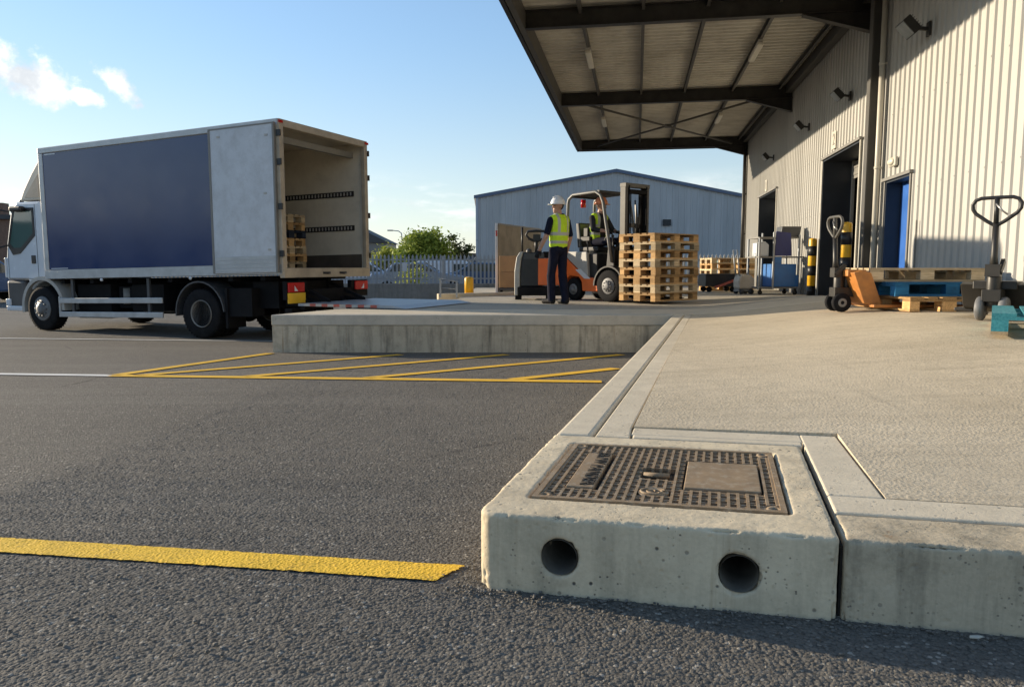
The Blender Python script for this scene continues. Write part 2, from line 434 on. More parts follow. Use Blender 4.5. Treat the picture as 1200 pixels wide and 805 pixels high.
# people
M['skin'] = pm('skin', (.45, .25, .17), .5, var=.06)
M['cloth'] = pm('navy_cloth', (.011, .013, .026), .85, var=.25, scale=12, bump=.3, bscale=30, spec=.1)
M['trouser'] = pm('navy_trouser', (.014, .015, .028), .85, var=.25, scale=10, bump=.4, bscale=22, spec=.1)
M['sleeve'] = pm('charcoal_sleeve', (.035, .035, .038), .85, var=.25, spec=.1)
M['vest'] = pm('hi_vis_fabric', (.55, .78, .02), .7, var=.08, scale=8, bump=.35, bscale=18)
M['reflect'] = pm('reflective_tape', (.42, .43, .38), .35, var=.1)
M['helmet'] = pm('white_helmet', (.75, .75, .74), .3, var=.03)
M['helmetor'] = pm('orange_helmet', (.80, .26, .10), .35, var=.05)
M['glove'] = pm('dark_glove', (.02, .02, .022), .8, var=.2, spec=.1)
M['boot'] = pm('dark_boot', (.018, .017, .017), .6, var=.2, spec=.1)
M['hair'] = pm('dark_hair', (.02, .014, .010), .7, var=.3)
M['eye'] = pm('eye_dark', (.02, .015, .012), .3, var=.1)

# ------------------------------------------------------------------ the ground
def zg(Y):
    if Y < 2: return -.205
    if Y < 12.4: return -.205 - .0380*(Y-2)
    return -.600

def spread(lo, hi, step, grow, far):
    """fine steps between lo and hi, growing outwards to the far values"""
    xs = []; x = lo
    while x < hi: xs.append(x); x += step
    st = step
    while x < far[1]: xs.append(x); st *= grow; x += st
    xs.append(far[1]); st = step*grow; x = lo-st; pre = []
    while x > far[0]: pre.append(x); st *= grow; x -= st
    pre.append(far[0]); return pre[::-1]+xs
def ground():
    import numpy as np
    xs = np.array(spread(-1.95, 1.45, .0048, 1.12, (-5000, 5000))); ys = spread(1.28, 2.95, .0042, 1.035, (-400, 5000))
    ys = np.array(sorted(set(ys+[2., 12.4]))); nx, ny = len(xs), len(ys)
    X, Y = np.meshgrid(xs, ys); Z = np.array([zg(float(y)) for y in ys])[:, None]+0*X
    co = np.stack([X, Y, Z], -1).reshape(-1, 3).astype(np.float32)
    i, j = np.meshgrid(np.arange(nx-1), np.arange(ny-1)); k = (j*nx+i).reshape(-1)
    q = np.stack([k, k+1, k+nx+1, k+nx], -1).astype(np.int32); nf = len(q)
    me = bpy.data.meshes.new('asphalt_yard'); me.vertices.add(len(co)); me.vertices.foreach_set('co', co.ravel())
    me.loops.add(nf*4); me.loops.foreach_set('vertex_index', q.ravel())
    me.polygons.add(nf); me.polygons.foreach_set('loop_start', np.arange(0, nf*4, 4, dtype=np.int32))
    me.update(calc_edges=True); me.materials.append(M['asphalt'])
    me.polygons.foreach_set('use_smooth', np.ones(nf, dtype=bool))
    o = bpy.data.objects.new('asphalt_yard', me); COL.objects.link(o)
    return tag(o, kind='structure')
ground()

def near_line(name, a, d, p, L, w, mat, jit):
    n = int(L/.006); m = int(w/.006); vs = []; fs = []
    for i in range(n+1):
        for j in range(m+1):
            f = j/m*2-1; e = abs(f)**6
            x = L*i/n; sg = 1 if f > 0 else -1
            off = f*w/2 + e*sg*jit*(noise.noise(Vector((x*30, sg*9.1, 0)))+.8*noise.noise(Vector((x*85, sg*4.1, 3))))
            end = .028*f + jit*2.2*noise.noise(Vector((f*9, 2, 5))) + jit*1.5*noise.noise(Vector((f*31, 2, 5)))
            q = a + d*(x + end*max(0., 1-(L-x)/.12)) + p*off
            vs.append((q.x, q.y, zg(q.y)+.0003))
    for i in range(n):
        for j in range(m): k = i*(m+1)+j; fs.append((k, k+1, k+m+2, k+m+1))
    mb = MB(); mb.add(vs, fs, 0, True)
    return tag(mb.build(name, mat), kind='structure')
def line(name, a, b, w, mat, jit=0., endcut=0.):
    a, b = Vector((a[0], a[1])), Vector((b[0], b[1])); d = b-a; L = d.length; d /= L; p = Vector((-d.y, d.x))
    if jit: return near_line(name, a, d, p, L, w, mat, jit)
    n = max(2, int(L/.4)); vs = []
    for i in range(n+1):
        c = a + d*L*i/n
        for s in (-1, 1):
            q = c + p*s*(w/2 + (jit*(noise.noise(Vector((i*.35, s*9.1, 0)))+.6*noise.noise(Vector((i*1.3, s*4.1, 3)))) if jit else 0))
            if i == n and endcut: q += d*(endcut*s + jit*2*random.uniform(-1, 1))
            vs.append((q.x, q.y, zg(q.y)+.004))
    fs = [(2*i, 2*i+1, 2*i+3, 2*i+2) for i in range(n)]
    mb = MB(); mb.add(vs, fs)
    return tag(mb.build(name, mat), kind='structure')
line('yellow_line', (-3.2, 2.49), (-.172, 1.995), .118, M['yline'], .004, .03)
line('yellow_line', (-3.84, 7.03), (.80, 6.53), .165, M['ylinefar'])
line('yellow_line', (-3.84, 7.03), (-3.20, 9.72), .14, M['ylinefar'])
line('yellow_line', (-3.62, 7.03), (-1.44, 9.5), .14, M['ylinefar'])
line('yellow_line', (-2.54, 6.93), (-.07, 9.5), .14, M['ylinefar'])
line('yellow_line', (-1.36, 6.82), (1.42, 9.5), .14, M['ylinefar'])
line('yellow_line', (0., 6.70), (1.10, 7.72), .15, M['ylinefar'])
line('white_line', (-12., 8.0), (-3.84, 7.03), .14, M['wline'])
line('white_line', (-22., 14.2), (-4.0, 12.3), .09, M['wline'])

# ------------------------------------------------------------------ the dock
O = Vector((-.095, 1.908))
U = Vector((math.cos(R(12)), -math.sin(R(12)))); V = Vector((math.sin(R(15.75)), math.cos(R(15.75))))
def P(u, v): q = O + U*u + V*v; return (q.x, q.y)
TH = R(80.5)
WX = lambda Y: 3.9 + .1673*Y          # warehouse wall face
def sst(x): x = max(0., min(1., x)); return x*x*(3-2*x)
def rise(x, y):
    d = (WX(y)-x)*.986
    ds = 3.1 + max(0., 9.9-y)*.16; q = max(0., min(1., (ds-d)/(ds-1.0))); q = q*.5+.5*sst(q)
    return .20*q*(1-sst((y-10.5)/7))*sst((y-1.6)/4.2)

def slab(name, pts, mat, top=0., bot=-.75, grid=0., bevel=.006, seg=2):
    me = bpy.data.meshes.new(name); bm = bmesh.new()
    vs = [bm.verts.new((p[0], p[1], 0)) for p in pts]
    f = bm.faces.new(vs); 
    if f.normal.z < 0: f.normal_flip()
    bm.normal_update()
    if f.normal.z < 0: f.normal_flip()
    if grid:
        x0, x1 = min(p[0] for p in pts), max(p[0] for p in pts); y0, y1 = min(p[1] for p in pts), max(p[1] for p in pts)
        for ax, lo, hi in ((0, x0, x1), (1, y0, y1)):
            k = int((hi-lo)/grid)
            for i in range(1, k+1):
                co = [0, 0, 0]; no = [0, 0, 0]; co[ax] = lo + i*(hi-lo)/(k+1); no[ax] = 1
                bmesh.ops.bisect_plane(bm, geom=bm.verts[:]+bm.edges[:]+bm.faces[:], plane_co=co, plane_no=no)
    edges = [e for e in bm.edges if e.is_boundary]
    r = bmesh.ops.extrude_edge_only(bm, edges=edges)
    low = [g for g in r['geom'] if isinstance(g, bmesh.types.BMVert)]
    ls = set(low)
    for v in bm.verts:
        if v in ls: v.co.z = bot
        else: v.co.z = top + (rise(v.co.x, v.co.y) if grid else 0)
    bmesh.ops.holes_fill(bm, edges=[e for e in bm.edges if e.is_boundary], sides=0)
    bmesh.ops.recalc_face_normals(bm, faces=bm.faces)
    if False and sum(f.normal.z*f.calc_area() for f in bm.faces) < 0:
        bmesh.ops.reverse_faces(bm, faces=bm.faces)
    bm.to_mesh(me); bm.free(); me.materials.append(mat)
    o = bpy.data.objects.new(name, me); COL.objects.link(o)
    if bevel:
        b = o.modifiers.new('bevel', 'BEVEL'); b.width = bevel; b.segments = seg; b.limit_method = 'ANGLE'; b.angle_limit = R(50)
    return tag(o, kind='structure')

# the cast block with the two pipe holes and the pocket for the cover
def rounded(pts_uv, r, n=5):
    out = []; k = len(pts_uv)
    for i in range(k):
        p0, p1, p2 = Vector(pts_uv[i-1]), Vector(pts_uv[i]), Vector(pts_uv[(i+1) % k])
        a = (p0-p1).normalized(); b = (p2-p1).normalized(); ri = r[i]
        if ri <= 0: out.append(tuple(p1)); continue
        for j in range(n+1):
            t = j/n; q = (p1+a*ri)*(1-t)**2 + p1*2*t*(1-t) + (p1+b*ri)*t*t
            out.append((q.x, q.y))
    return out

def roughen(o, vox, amp=1.):
    """remesh finely, then wear the faces and chip the edges"""
    rm = o.modifiers.new('r', 'REMESH'); rm.mode = 'VOXEL'; rm.voxel_size = vox
    sm = o.modifiers.new('s', 'SMOOTH'); sm.iterations = 16; sm.factor = .5
    bpy.context.view_layer.update(); dg = bpy.context.evaluated_depsgraph_get()
    mats = [m for m in o.data.materials]; nm = o.data.name
    me = bpy.data.meshes.new_from_object(o.evaluated_get(dg)); o.modifiers.clear(); o.data = me; me.name = nm
    me.materials.clear(); me.materials.append(mats[0])
    bm = bmesh.new(); bm.from_mesh(me); bm.normal_update()
    mw = Vector(o.parent.location if o.parent else o.location)
    uu, vv = Vector((U.x, U.y, 0)), Vector((V.x, V.y, 0)); up = Vector((0, 0, 1))
    for v in bm.verts:
        n = v.normal; p = v.co+mw
        if p.z < -.26: continue
        flat = max(abs(n.dot(uu)), abs(n.dot(vv)), abs(n.z)); edge = max(0., min(1., (1-flat)/.14))
        d = .0012*noise.noise(p*14)+.0006*noise.noise(p*60)
        if edge > .05:
            c1 = noise.noise(p*Vector((11, 11, 11)).x+Vector((3, 1, 7))); c2 = noise.noise(p*38+Vector((9, 2, 4)))
            d -= edge*(max(0., c1-.12)*.026+max(0., c2-.20)*.016+.0012)
        # pin holes left by the casting
        if abs(n.z) < .5 and noise.noise(p*75+Vector((5, 5, 5))) > .62: d -= .003
        v.co += n*d*amp
    bm.to_mesh(me); bm.free()
    me.polygons.foreach_set('use_smooth', [True]*len(me.polygons))
def drain_block():
    root = empty('drain_block', (*P(0, 0), zg(1.8)), 0, 'pale cast concrete block with two round pipe holes at the front corner of the dock', 'drain block')
    org = Vector(root.location)
    g = lambda u, v, z: Vector((*P(u, v), z)) - org
    outl = rounded([(0, 0), (.905, 0), (.905, .953), (0, .953)], [.05, .012, .004, .004])
    mb = MB(); n = len(outl)
    lo = [g(u, v, -.5) for u, v in outl]; hi = [g(u, v, 0) for u, v in outl]
    mb.add(lo+hi, [tuple(range(n-1, -1, -1)), tuple(range(n, 2*n))] + [(i, (i+1) % n, n+(i+1) % n, n+i) for i in range(n)])
    b = mb.build('block_body', [M['conc_face'], M['hole']], root)
    bv = b.modifiers.new('bevel', 'BEVEL'); bv.width = .052; bv.segments = 4; bv.limit_method = 'ANGLE'; bv.angle_limit = R(50)
    # cutters
    cm = MB()
    for u, z in ((.2225, -.1075), (.674, -.1125)):
        p = g(u, -.1, z); q = g(u, .34, z)
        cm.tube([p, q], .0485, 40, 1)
    pk = rounded([(.1, .155), (.806, .155), (.806, .828), (.1, .828)], [.012]*4)
    m = len(pk)
    cm.add([g(u, v, -.035) for u, v in pk]+[g(u, v, .1) for u, v in pk],
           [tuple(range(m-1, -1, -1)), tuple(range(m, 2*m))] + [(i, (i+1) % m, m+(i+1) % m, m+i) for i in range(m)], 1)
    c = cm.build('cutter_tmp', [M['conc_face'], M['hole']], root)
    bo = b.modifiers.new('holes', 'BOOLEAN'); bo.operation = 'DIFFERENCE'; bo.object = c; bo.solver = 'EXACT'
    bpy.context.view_layer.update()
    dg = bpy.context.evaluated_depsgraph_get()
    me = bpy.data.meshes.new_from_object(b.evaluated_get(dg))
    b.modifiers.clear(); b.data = me; me.name = 'block_body'
    bpy.data.objects.remove(c)
    roughen(b, .0045)
    for u, z in ((.2225, -.1075), (.674, -.1125)):
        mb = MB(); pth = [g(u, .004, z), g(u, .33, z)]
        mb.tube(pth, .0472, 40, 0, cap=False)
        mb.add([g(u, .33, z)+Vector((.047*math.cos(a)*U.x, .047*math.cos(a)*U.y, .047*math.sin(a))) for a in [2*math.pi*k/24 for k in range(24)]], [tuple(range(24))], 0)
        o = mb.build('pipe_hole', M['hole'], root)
    return root
drain_block()

def cover():
    c0 = P(.453, .4915)
    root = empty('drain_cover', (c0[0], c0[1], -.034), R(-12), 'rusty cast iron access cover with a grid of slots set in the corner block', 'drain cover')
    # local axes: x along U; y along V minus U component
    sk = math.tan(R(15.75)-R(12))
    def s(x, y, z): return (x + y*sk, y, z)
    W2, D2 = .345, .3285
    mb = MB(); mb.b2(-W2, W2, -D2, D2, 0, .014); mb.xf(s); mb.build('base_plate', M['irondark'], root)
    blank = (.068, .288, -.15, .155); label = (-.272, -.19, -.205, .20); key = (-.062, .018, -.066, .046); logo = (-.015, -.205)
    def hit(x0, x1, y0, y1, b): return x1 > b[0] and x0 < b[1] and y1 > b[2] and y0 < b[3]
    mb = MB(); top = .036
    nx = 25; px = 2*(W2-.02)/nx
    # outer rim
    for (a, b, c, d) in ((-W2, W2, -D2, -D2+.016), (-W2, W2, D2-.016, D2), (-W2, -W2+.016, -D2+.016, D2-.016), (W2-.016, W2, -D2+.016, D2-.016)):
        mb.b2(a, b, c, d, .014, top)
    def seg_ok(x0, x1, y0, y1):
        if hit(x0, x1, y0, y1, blank) or hit(x0, x1, y0, y1, label) or hit(x0, x1, y0, y1, key): return False
        if math.hypot((x0+x1)/2-logo[0], ((y0+y1)/2-logo[1])*1.3) < .045: return False
        for sx in (-1, 1):
            for sy in (-1, 1):
                if abs((x0+x1)/2-sx*.315) < .026 and abs((y0+y1)/2-sy*.297) < .026: return False
        return True
    ny = 26; py = 2*(D2-.016)/ny
    for i in range(nx+1):
        x = -W2+.02 + i*px
        for j in range(ny):
            y = -D2+.016 + j*py
            if seg_ok(x-.004, x+.004, y, y+py):
                mb.b2(x-.0042, x+.0042, y, y+py, .014, top-.003)
    for j in range(ny+1):
        y = -D2+.016 + j*py
        for i in range(nx):
            x = -W2+.02 + i*px
            if seg_ok(x+.004, x+px-.004, y-.0035, y+.0035):
                mb.b2(x+.0042, x+px-.0042, y-.0052, y+.0052, .014, top-.0055 - (.002 if (i+j) % 2 else 0))
    mb.xf(s); mb.build('slot_grid', M['iron'], root)
    mb = MB(); mb.b2(blank[0], blank[1], blank[2], blank[3], .014, top-.001); mb.xf(s); mb.build('blank_panel', M['iron'], root, .003)
    lp = MB(); lp.b2(label[0], label[1], label[2], label[3], .014, top-.001); lp.xf(s); lpo = lp.build('label_panel', M['iron'], root, .003)
    # raised, worn lettering running away from the viewer on the label panel
    def text(body, loc, size, rot):
        cu = bpy.data.curves.new('lettering', 'FONT'); cu.body = body; cu.size = size; cu.extrude = .002; cu.align_x = 'CENTER'; cu.align_y = 'CENTER'
        cu.space_character = 1.05
        o = bpy.data.objects.new('lettering', cu); COL.objects.link(o)
        dg = bpy.context.evaluated_depsgraph_get(); me = bpy.data.meshes.new_from_object(o.evaluated_get(dg))
        bpy.data.objects.remove(o)
        q = bpy.data.objects.new('lettering', me); COL.objects.link(q); me.materials.clear(); me.materials.append(M['irondark'])
        q.location = loc; q.rotation_euler = (0, 0, rot); q.parent = lpo; return q
    text('PANDER', (-.222, -.075, top+.0005), .058, R(-90-3))
    text('ELMV', (-.208, .125, top+.0005), .058, R(-90-3))
    # keyhole pocket with its lifting bar
    kp = MB()
    kp.b2(key[0]-.006, key[1]+.006, key[2]-.006, key[3]+.006, .0142, .016)
    kp.xf(s); kp.build('key_pocket', M['black'], root)
    kb = MB(); kb.cyl((key[0], -.010, .026), (key[1], -.010, .026), .009, 12); kb.xf(s); kb.build('lifting_bar', M['iron'], root)
    # worn swirl mark
    lg = MB()
    lg.lathe([(.0, .014), (.044, .014), (.044, top-.004), (0., top-.004)], (logo[0], logo[1], 0), 'Z', 24, smooth=False)
    for rr, a0, a1, ox in ((.036, 20, 330, 0), (.022, -60, 200, .004), (.03, 200, 330, .012), (.012, 0, 300, -.006)):
        lg.tube([(logo[0]+ox+rr*math.cos(R(a)), logo[1]+rr*.8*math.sin(R(a)), top-.002) for a in range(a0, a1, 12)], .0035, 6)
    lg.xf(s); lg.build('round_mark', M['iron'], root)
    for sx in (-1, 1):
        for sy in (-1, 1):
            bt = MB(); bt.lathe([(0, .014), (.022, .014), (.022, top-.002), (.011, top-.002), (.010, top-.012), (0, top-.012)], (sx*.315, sy*.297, 0), 'Z', 20)
            bt.xf(s); bt.build('bolt_boss', M['iron'], root)
cover()

FAR = 9.915
def rounded_pts(q, r): return [P(u, v) for u, v in rounded(q, r)]
def v_at_far(u):   # v where the strip at u reaches the far wall line
    return (FAR - O.y - U.y*u)/V.y
joints = MB()
slab('dock_kerb', [P(0, .966), P(.146, .966), P(.146, v_at_far(.146)-.01), P(0, v_at_far(0)-.01)], M['conc_smooth'], bevel=.02, seg=3)
slab('dock_kerb', [P(.157, .966), P(.29, .966), P(.277, 1.15), P(.236, v_at_far(.236)-.01), P(.157, v_at_far(.157)-.01)], M['conc_smooth'], top=-.002)
slab('dock_kerb', [P(.30, .966), P(.915, .966), P(.915, 1.02), P(.296, 1.02)], M['conc_smooth'], top=-.001)
slab('dock_kerb', [P(.287, 1.028), P(.922, 1.028), P(.922, 1.15), P(.285, 1.15)], M['conc_smooth'], top=-.003)
slab('dock_kerb', [P(.921, .364), P(1.072, .364), P(1.054, 1.15), P(.921, 1.15)], M['conc_smooth'], top=-.002)
slab('dock_kerb', [P(.921, .206), P(2.9, .206), P(2.9, .358), P(.921, .358)], M['conc_smooth'], top=-.001)
slab('dock_kerb', rounded_pts([(1.77, .004), (2.9, .004), (2.9, .199), (1.77, .199)], [.004, 0, 0, .004]), M['conc_stain'], top=-.004, bevel=.024, seg=4)
kb_ = slab('dock_kerb', rounded_pts([(.917, .004), (1.764, .004), (1.764, .199), (.917, .199)], [.008, .004, .004, .004]), M['conc_stain'], top=-.004, bevel=.028, seg=4, bot=-.4)
roughen(kb_, .0048)
# main worn slab, laid in two bays
pts = [P(.284, 1.156), P(1.060, 1.156), P(1.078, .364), P(3.6, .364), (WX(6.0)+.6, 6.0), P(.2575, (6.0-O.y-U.y*.2575)/V.y)]
slab('dock_slab', pts, M['conc_worn'], top=-.004, grid=.25, bevel=0)
pts = [P(.2575, (6.006-O.y-U.y*.2575)/V.y), (WX(6.0)+.6, 6.006), (WX(FAR)+.6, FAR-.004), P(.238, v_at_far(.238)-.005)]
slab('dock_slab', pts, M['conc_worn'], top=-.004, grid=.25, bevel=0)
# fill under all joints
slab('dock_base', [P(.02, .962), P(.911, .962), P(.911, .03), P(2.9, .03), (WX(6)+.4, 6), (WX(FAR)+.4, FAR-.05), P(.02, v_at_far(.02)-.06)], M['joint'], top=-.032, bot=-.7, bevel=0)
# back of the dock with the wing on the left
FX, FY = .398, .917
wl = (-3.233+FX*5.0, FAR+FY*5.0)
wing = [(-3.233, FAR+.012), (WX(FAR)+.6, FAR+.012), (WX(11.2)+.6, 11.2), (-3.233+FX*(1.285/FY), 11.2)]
slab('dock_slab', wing, M['conc_smooth'], top=-.002, bot=-.14, grid=.5, bevel=.0)
wing2 = [(-3.233+FX*(1.30/FY), 11.215), (WX(11.2)+.6, 11.215), (WX(22.5)+.6, 22.5), (-1.1, 22.5), (-1.1, 15.2), (-3.233+FX*(5.3/FY), 15.2)]
slab('dock_slab', wing2, mat_concrete('grey_dock_concrete', (.36, .32, .25), (.48, .43, .34), .3, .35, .3, wear=.3), top=-.003, bot=-.7, grid=.6, bevel=0)
# the far retaining wall under its coping
cop = MB()
cop.prism([(-3.236, FAR-.012), (2.165, FAR-.012), (2.165, FAR+.2), (-3.15, FAR+.2)], -.142, -.001)
r0 = empty('dock_coping', (-.5, FAR, -.1), 0, 'pale grey concrete coping along the top of the low dock wall behind the yellow hatching', 'wall coping')
cop.xf(lambda x, y, z: (x+.5, y-FAR, z+.1)); cop.build('coping_stone', M['conc_cope'], r0, .012, 3)
rw = MB(); rw.prism([(-3.228, FAR), (2.162, FAR), (2.162, FAR+.3), (-3.1, FAR+.3)], -.8, -.145)
rw.xf(lambda x, y, z: (x+.5, y-FAR, z+.6)); o = rw.build('retaining_wall', M['conc_wall']); o.location = (-.5, FAR, -.6)
tag(o, 'stained grey concrete retaining wall of the dock behind the yellow hatching', 'wall')
rs = MB(); rs.prism([(-3.236+FX*.1, FAR+.05), (-3.1, FAR+.05), (-3.0+FX*5.2/FY, 15.15), (-3.233+FX*5.2/FY, 15.15)], -.8, -.14)
rs.xf(lambda x, y, z: (x+2, y-12, z+.6)); o = rs.build('retaining_wall', M['conc_wall']); o.location = (-2, 12, -.6)
tag(o, 'short concrete end wall of the dock facing the truck', 'wall')

# loose grit along the foot of the block
gr = MB(); random.seed(3)
for k in range(900):
    e = random.random()
    if e < .55: u = random.uniform(-.05, 1.9); v = -abs(random.gauss(0, .045))-.004
    elif e < .8: u = -abs(random.gauss(0, .05))-.004; v = random.uniform(-.1, 1.2)
    else: u = random.uniform(-1., 1.6); v = random.uniform(-.5, -.02)
    x, y = P(u, v)
    if -1e-3 < u and v > -.003: continue
    r = random.uniform(.0015, .0048)
    gr.ball((x, y, zg(y)+r*.5), r, 3, 0, (random.uniform(.8, 1.5), random.uniform(.8, 1.3), random.uniform(.5, .9)))
tag(gr.build('gravel', M['gravel']), 'loose grit on the asphalt along the foot of the concrete block', 'gravel', kind='stuff')
sc1 = MB(); x, y = P(1.20, -.035)
sc1.prism([(-.016, -.003), (.004, -.006), (.017, 0), (.008, .005), (-.012, .004)], -.003, .003)
o = sc1.build('stone_chip', M['pipegrey'], None, .002); o.location = (x, y, zg(y)+.006)
tag(o, 'small white chip lying on the asphalt at the foot of the kerb', 'stone chip')

# ------------------------------------------------------------------ the warehouse
W0 = (3.9, 0, 0)
wh = empty('warehouse', W0, TH, 'large beige ribbed metal warehouse with open dark doors along the dock', 'warehouse')
OPEN = [(13.35, 15.97, 2.84), (21.2, 24.15, 2.80), (10.82, 11.88, 1.96)]   # s0, s1, head
S0, S1, HT = 2.0, 27.2, 6.4
def profile(s0, s1):
    pts = []; p = .2; k = math.floor(s0/p)
    while k*p < s1+p:
        b = k*p
        for ds, dt in ((0, 0), (.12, 0), (.133, .024), (.167, .024), (.18, 0)):
            s = b+ds
            if s0 <= s <= s1: pts.append((s, dt))
        k += 1
    return [(s0, 0)]+pts+[(s1, 0)]
def ribbed(mb, s0, s1, z0, z1):
    pr = profile(s0, s1); vs = [(s, t, z0) for s, t in pr]+[(s, t, z1) for s, t in pr]; n = len(pr)
    mb.add(vs, [(i, i+1, n+i+1, n+i) for i in range(n-1)])
mb = MB(); cur = S0
for s0, s1, h in sorted(OPEN):
    ribbed(mb, cur, s0, -.3, HT); ribbed(mb, s0, s1, h, HT); cur = s1
ribbed(mb, cur, S1, -.3, HT)
for k in range(int((S1-S0)/.2)):
    s_ = (math.floor(S0/.2)+k)*.2+.15
    for z in (.55, 1.75, 2.95, 4.15):
        if s_ < S0+.1 or s_ > S1-.2 or any(a-.06 < s_ < b+.06 and z < h+.06 for a, b, h in OPEN) or k % 2: continue
        mb.box((s_, .026, z), (.016, .006, .016))
mb.build('wall_cladding', M['clad'], wh)
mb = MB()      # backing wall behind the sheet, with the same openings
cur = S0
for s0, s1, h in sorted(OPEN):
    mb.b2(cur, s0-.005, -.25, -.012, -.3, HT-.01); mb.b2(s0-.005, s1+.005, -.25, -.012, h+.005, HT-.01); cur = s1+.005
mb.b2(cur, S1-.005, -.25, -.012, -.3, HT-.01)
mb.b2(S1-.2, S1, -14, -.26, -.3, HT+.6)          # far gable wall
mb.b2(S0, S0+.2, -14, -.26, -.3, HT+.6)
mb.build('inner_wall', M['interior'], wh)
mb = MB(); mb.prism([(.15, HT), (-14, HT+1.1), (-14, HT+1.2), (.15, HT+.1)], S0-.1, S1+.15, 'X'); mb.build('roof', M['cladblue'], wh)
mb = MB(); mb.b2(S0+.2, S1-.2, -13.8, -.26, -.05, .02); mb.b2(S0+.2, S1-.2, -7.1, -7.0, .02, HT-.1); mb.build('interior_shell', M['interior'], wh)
mb = MB(); mb.b2(S1+.0, S1+.06, -.2, .05, -.3, HT); mb.b2(S1-.09, S1, .034, .05, -.3, HT); mb.build('corner_trim', M['pipegrey'], wh)
for i, (s0, s1, h) in enumerate(OPEN):
    dep = (.55, .55, .24)[i]; zb = (.0, -.1, .15)[i]
    root = MB()
    root.b2(s1-.03, s1+.0, -dep, .03, zb, h)              # far jamb
    root.b2(s0, s0+.03, -dep, .03, zb, h)
    root.b2(s0+.03, s1-.03, -dep, .03, h-.03, h-.001)
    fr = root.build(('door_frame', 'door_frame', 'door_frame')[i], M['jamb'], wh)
    t = MB(); w = .05
    t.b2(s0-w, s0, .030, .045, zb, h); t.build('jamb_trim', (M['trimgrey'] if i == 2 else M['pipegrey']), fr)
    t = MB(); t.b2(s1, s1+w, .030, .045, zb, h); t.build('jamb_trim', (M['trimgrey'] if i == 2 else M['pipegrey']), fr)
    t = MB(); t.b2(s0-w-.03, s1+w+.03, .030, .075, h, h+.045); t.build('head_flashing', M['trimgrey'], fr)
    if i < 2:
        for a, b in ((s1-.12, s1-.03), (s0+.03, s0+.12)): t = MB(); t.b2(a, b, -dep-.03, -dep+.02, zb, h-.03); t.build('guide_rail', M['greypaint'], fr)
        t = MB()
        for k in range(5): t.b2(s0+.03, s1-.03, -dep-.005, -dep+.01+.008*(k % 2), h-.40+.07*k, h-.335+.07*k)
        t.build('shutter', M['trimgrey'] if i == 0 else M['white'], fr)
    else:
        t = MB(); t.b2(s0+.03, s1-.03, -dep, -dep+.045, zb, h-.03); dl = t.build('door_leaf', M['bluedoor'], fr, .004)
        t = MB(); t.b2(s0+.10, s0+.14, -dep+.045, -dep+.09, 1.05, 1.2); t.b2(s0+.1, s0+.24, -dep+.08, -dep+.095, 1.14, 1.165); t.build('handle', M['chrome'], dl)
# numbers over the two roller doors
def sign(body, s, z, h, label):
    e = empty('door_number', (W0[0]+s*math.cos(TH)-.05*math.sin(TH), s*math.sin(TH)+.05*math.cos(TH), z), TH, label, 'sign')
    mb = MB(); mb.b2(-.13, .13, -.018, .0, -h/2, h/2); mb.build('plate', M['pipegrey'], e, .004)
    cu = bpy.data.curves.new('digit', 'FONT'); cu.body = body; cu.size = h*.95; cu.extrude = .003; cu.align_x = 'CENTER'; cu.align_y = 'CENTER'
    o = bpy.data.objects.new('digit', cu); COL.objects.link(o)
    dg = bpy.context.evaluated_depsgraph_get(); me = bpy.data.meshes.new_from_object(o.evaluated_get(dg)); bpy.data.objects.remove(o)
    q = bpy.data.objects.new('digit', me); COL.objects.link(q); me.materials.clear(); me.materials.append(M['trimgrey'])
    q.parent = e; q.location = (0, .003, 0); q.rotation_euler = (R(90), 0, R(180))
sign('2', 15.1, 3.12, .34, 'beige number plate over the large roller door')
sign('1', 22.9, 3.05, .34, 'beige number plate over the farther small roller door')
# emergency light over the blue door
sW = lambda s, t, z: (W0[0]+s*math.cos(TH)-t*math.sin(TH), s*math.sin(TH)+t*math.cos(TH), z)
e = empty('bulkhead_light', sW(11.5, .033, 2.21), TH, 'small oval cream bulkhead light above the blue door', 'wall light')
mb = MB(); mb.b2(-.15, .15, 0, .05, -.07, .07); mb.build('housing', M['pipegrey'], e, .02, 3)
mb = MB(); mb.ball((0, .05, 0), .1, 8, 0, (1.2, .5, .55)); mb.build('lens', M['diffuser'], e)
# floodlights
def flood(s, z, k, label):
    e = empty('floodlight', sW(s, .03, z), TH, label, 'floodlight', 'floodlights on the warehouse wall')
    mb = MB(); mb.b2(-.06*k, .06*k, 0, .03, -.10*k, .10*k); mb.bar((0, .02, 0), (0, .20*k, .02), .05*k, .05*k); mb.build('bracket', M['blacksteel'], e, .004)
    Mx = Matrix.Rotation(R(48), 3, 'X')
    def tr(x, y, zz): v = Mx @ Vector((x, y, zz)); return (v.x, v.y+.30*k, v.z+.03*k)
    mb = MB(); mb.prism([(-.17*k, -.05*k), (.17*k, -.05*k), (.13*k, .09*k), (-.13*k, .09*k)], -.13*k, .13*k, 'Y')
    for q in range(6): mb.b2(-.12*k, .12*k, (-.11+.04*q)*k, (-.10+.04*q)*k, .085*k, .12*k)
    mb.xf(tr); mb.build('housing', M['blacksteel'], e, .006)
    mb = MB(); mb.b2(-.15*k, .15*k, -.115*k, .115*k, -.06*k, -.049*k); mb.xf(tr); mb.build('lens', M['lampglass'], e)
flood(10.4, 3.80, .92, 'large grey floodlight nearest on the wall, right of the steel column')
flood(14.1, 3.74, .80, 'black floodlight on the wall above the large roller door')
flood(17.4, 3.78, .80, 'black floodlight on the wall between the two roller doors')
flood(21.8, 3.72, .80, 'small black floodlight above the farther roller door')
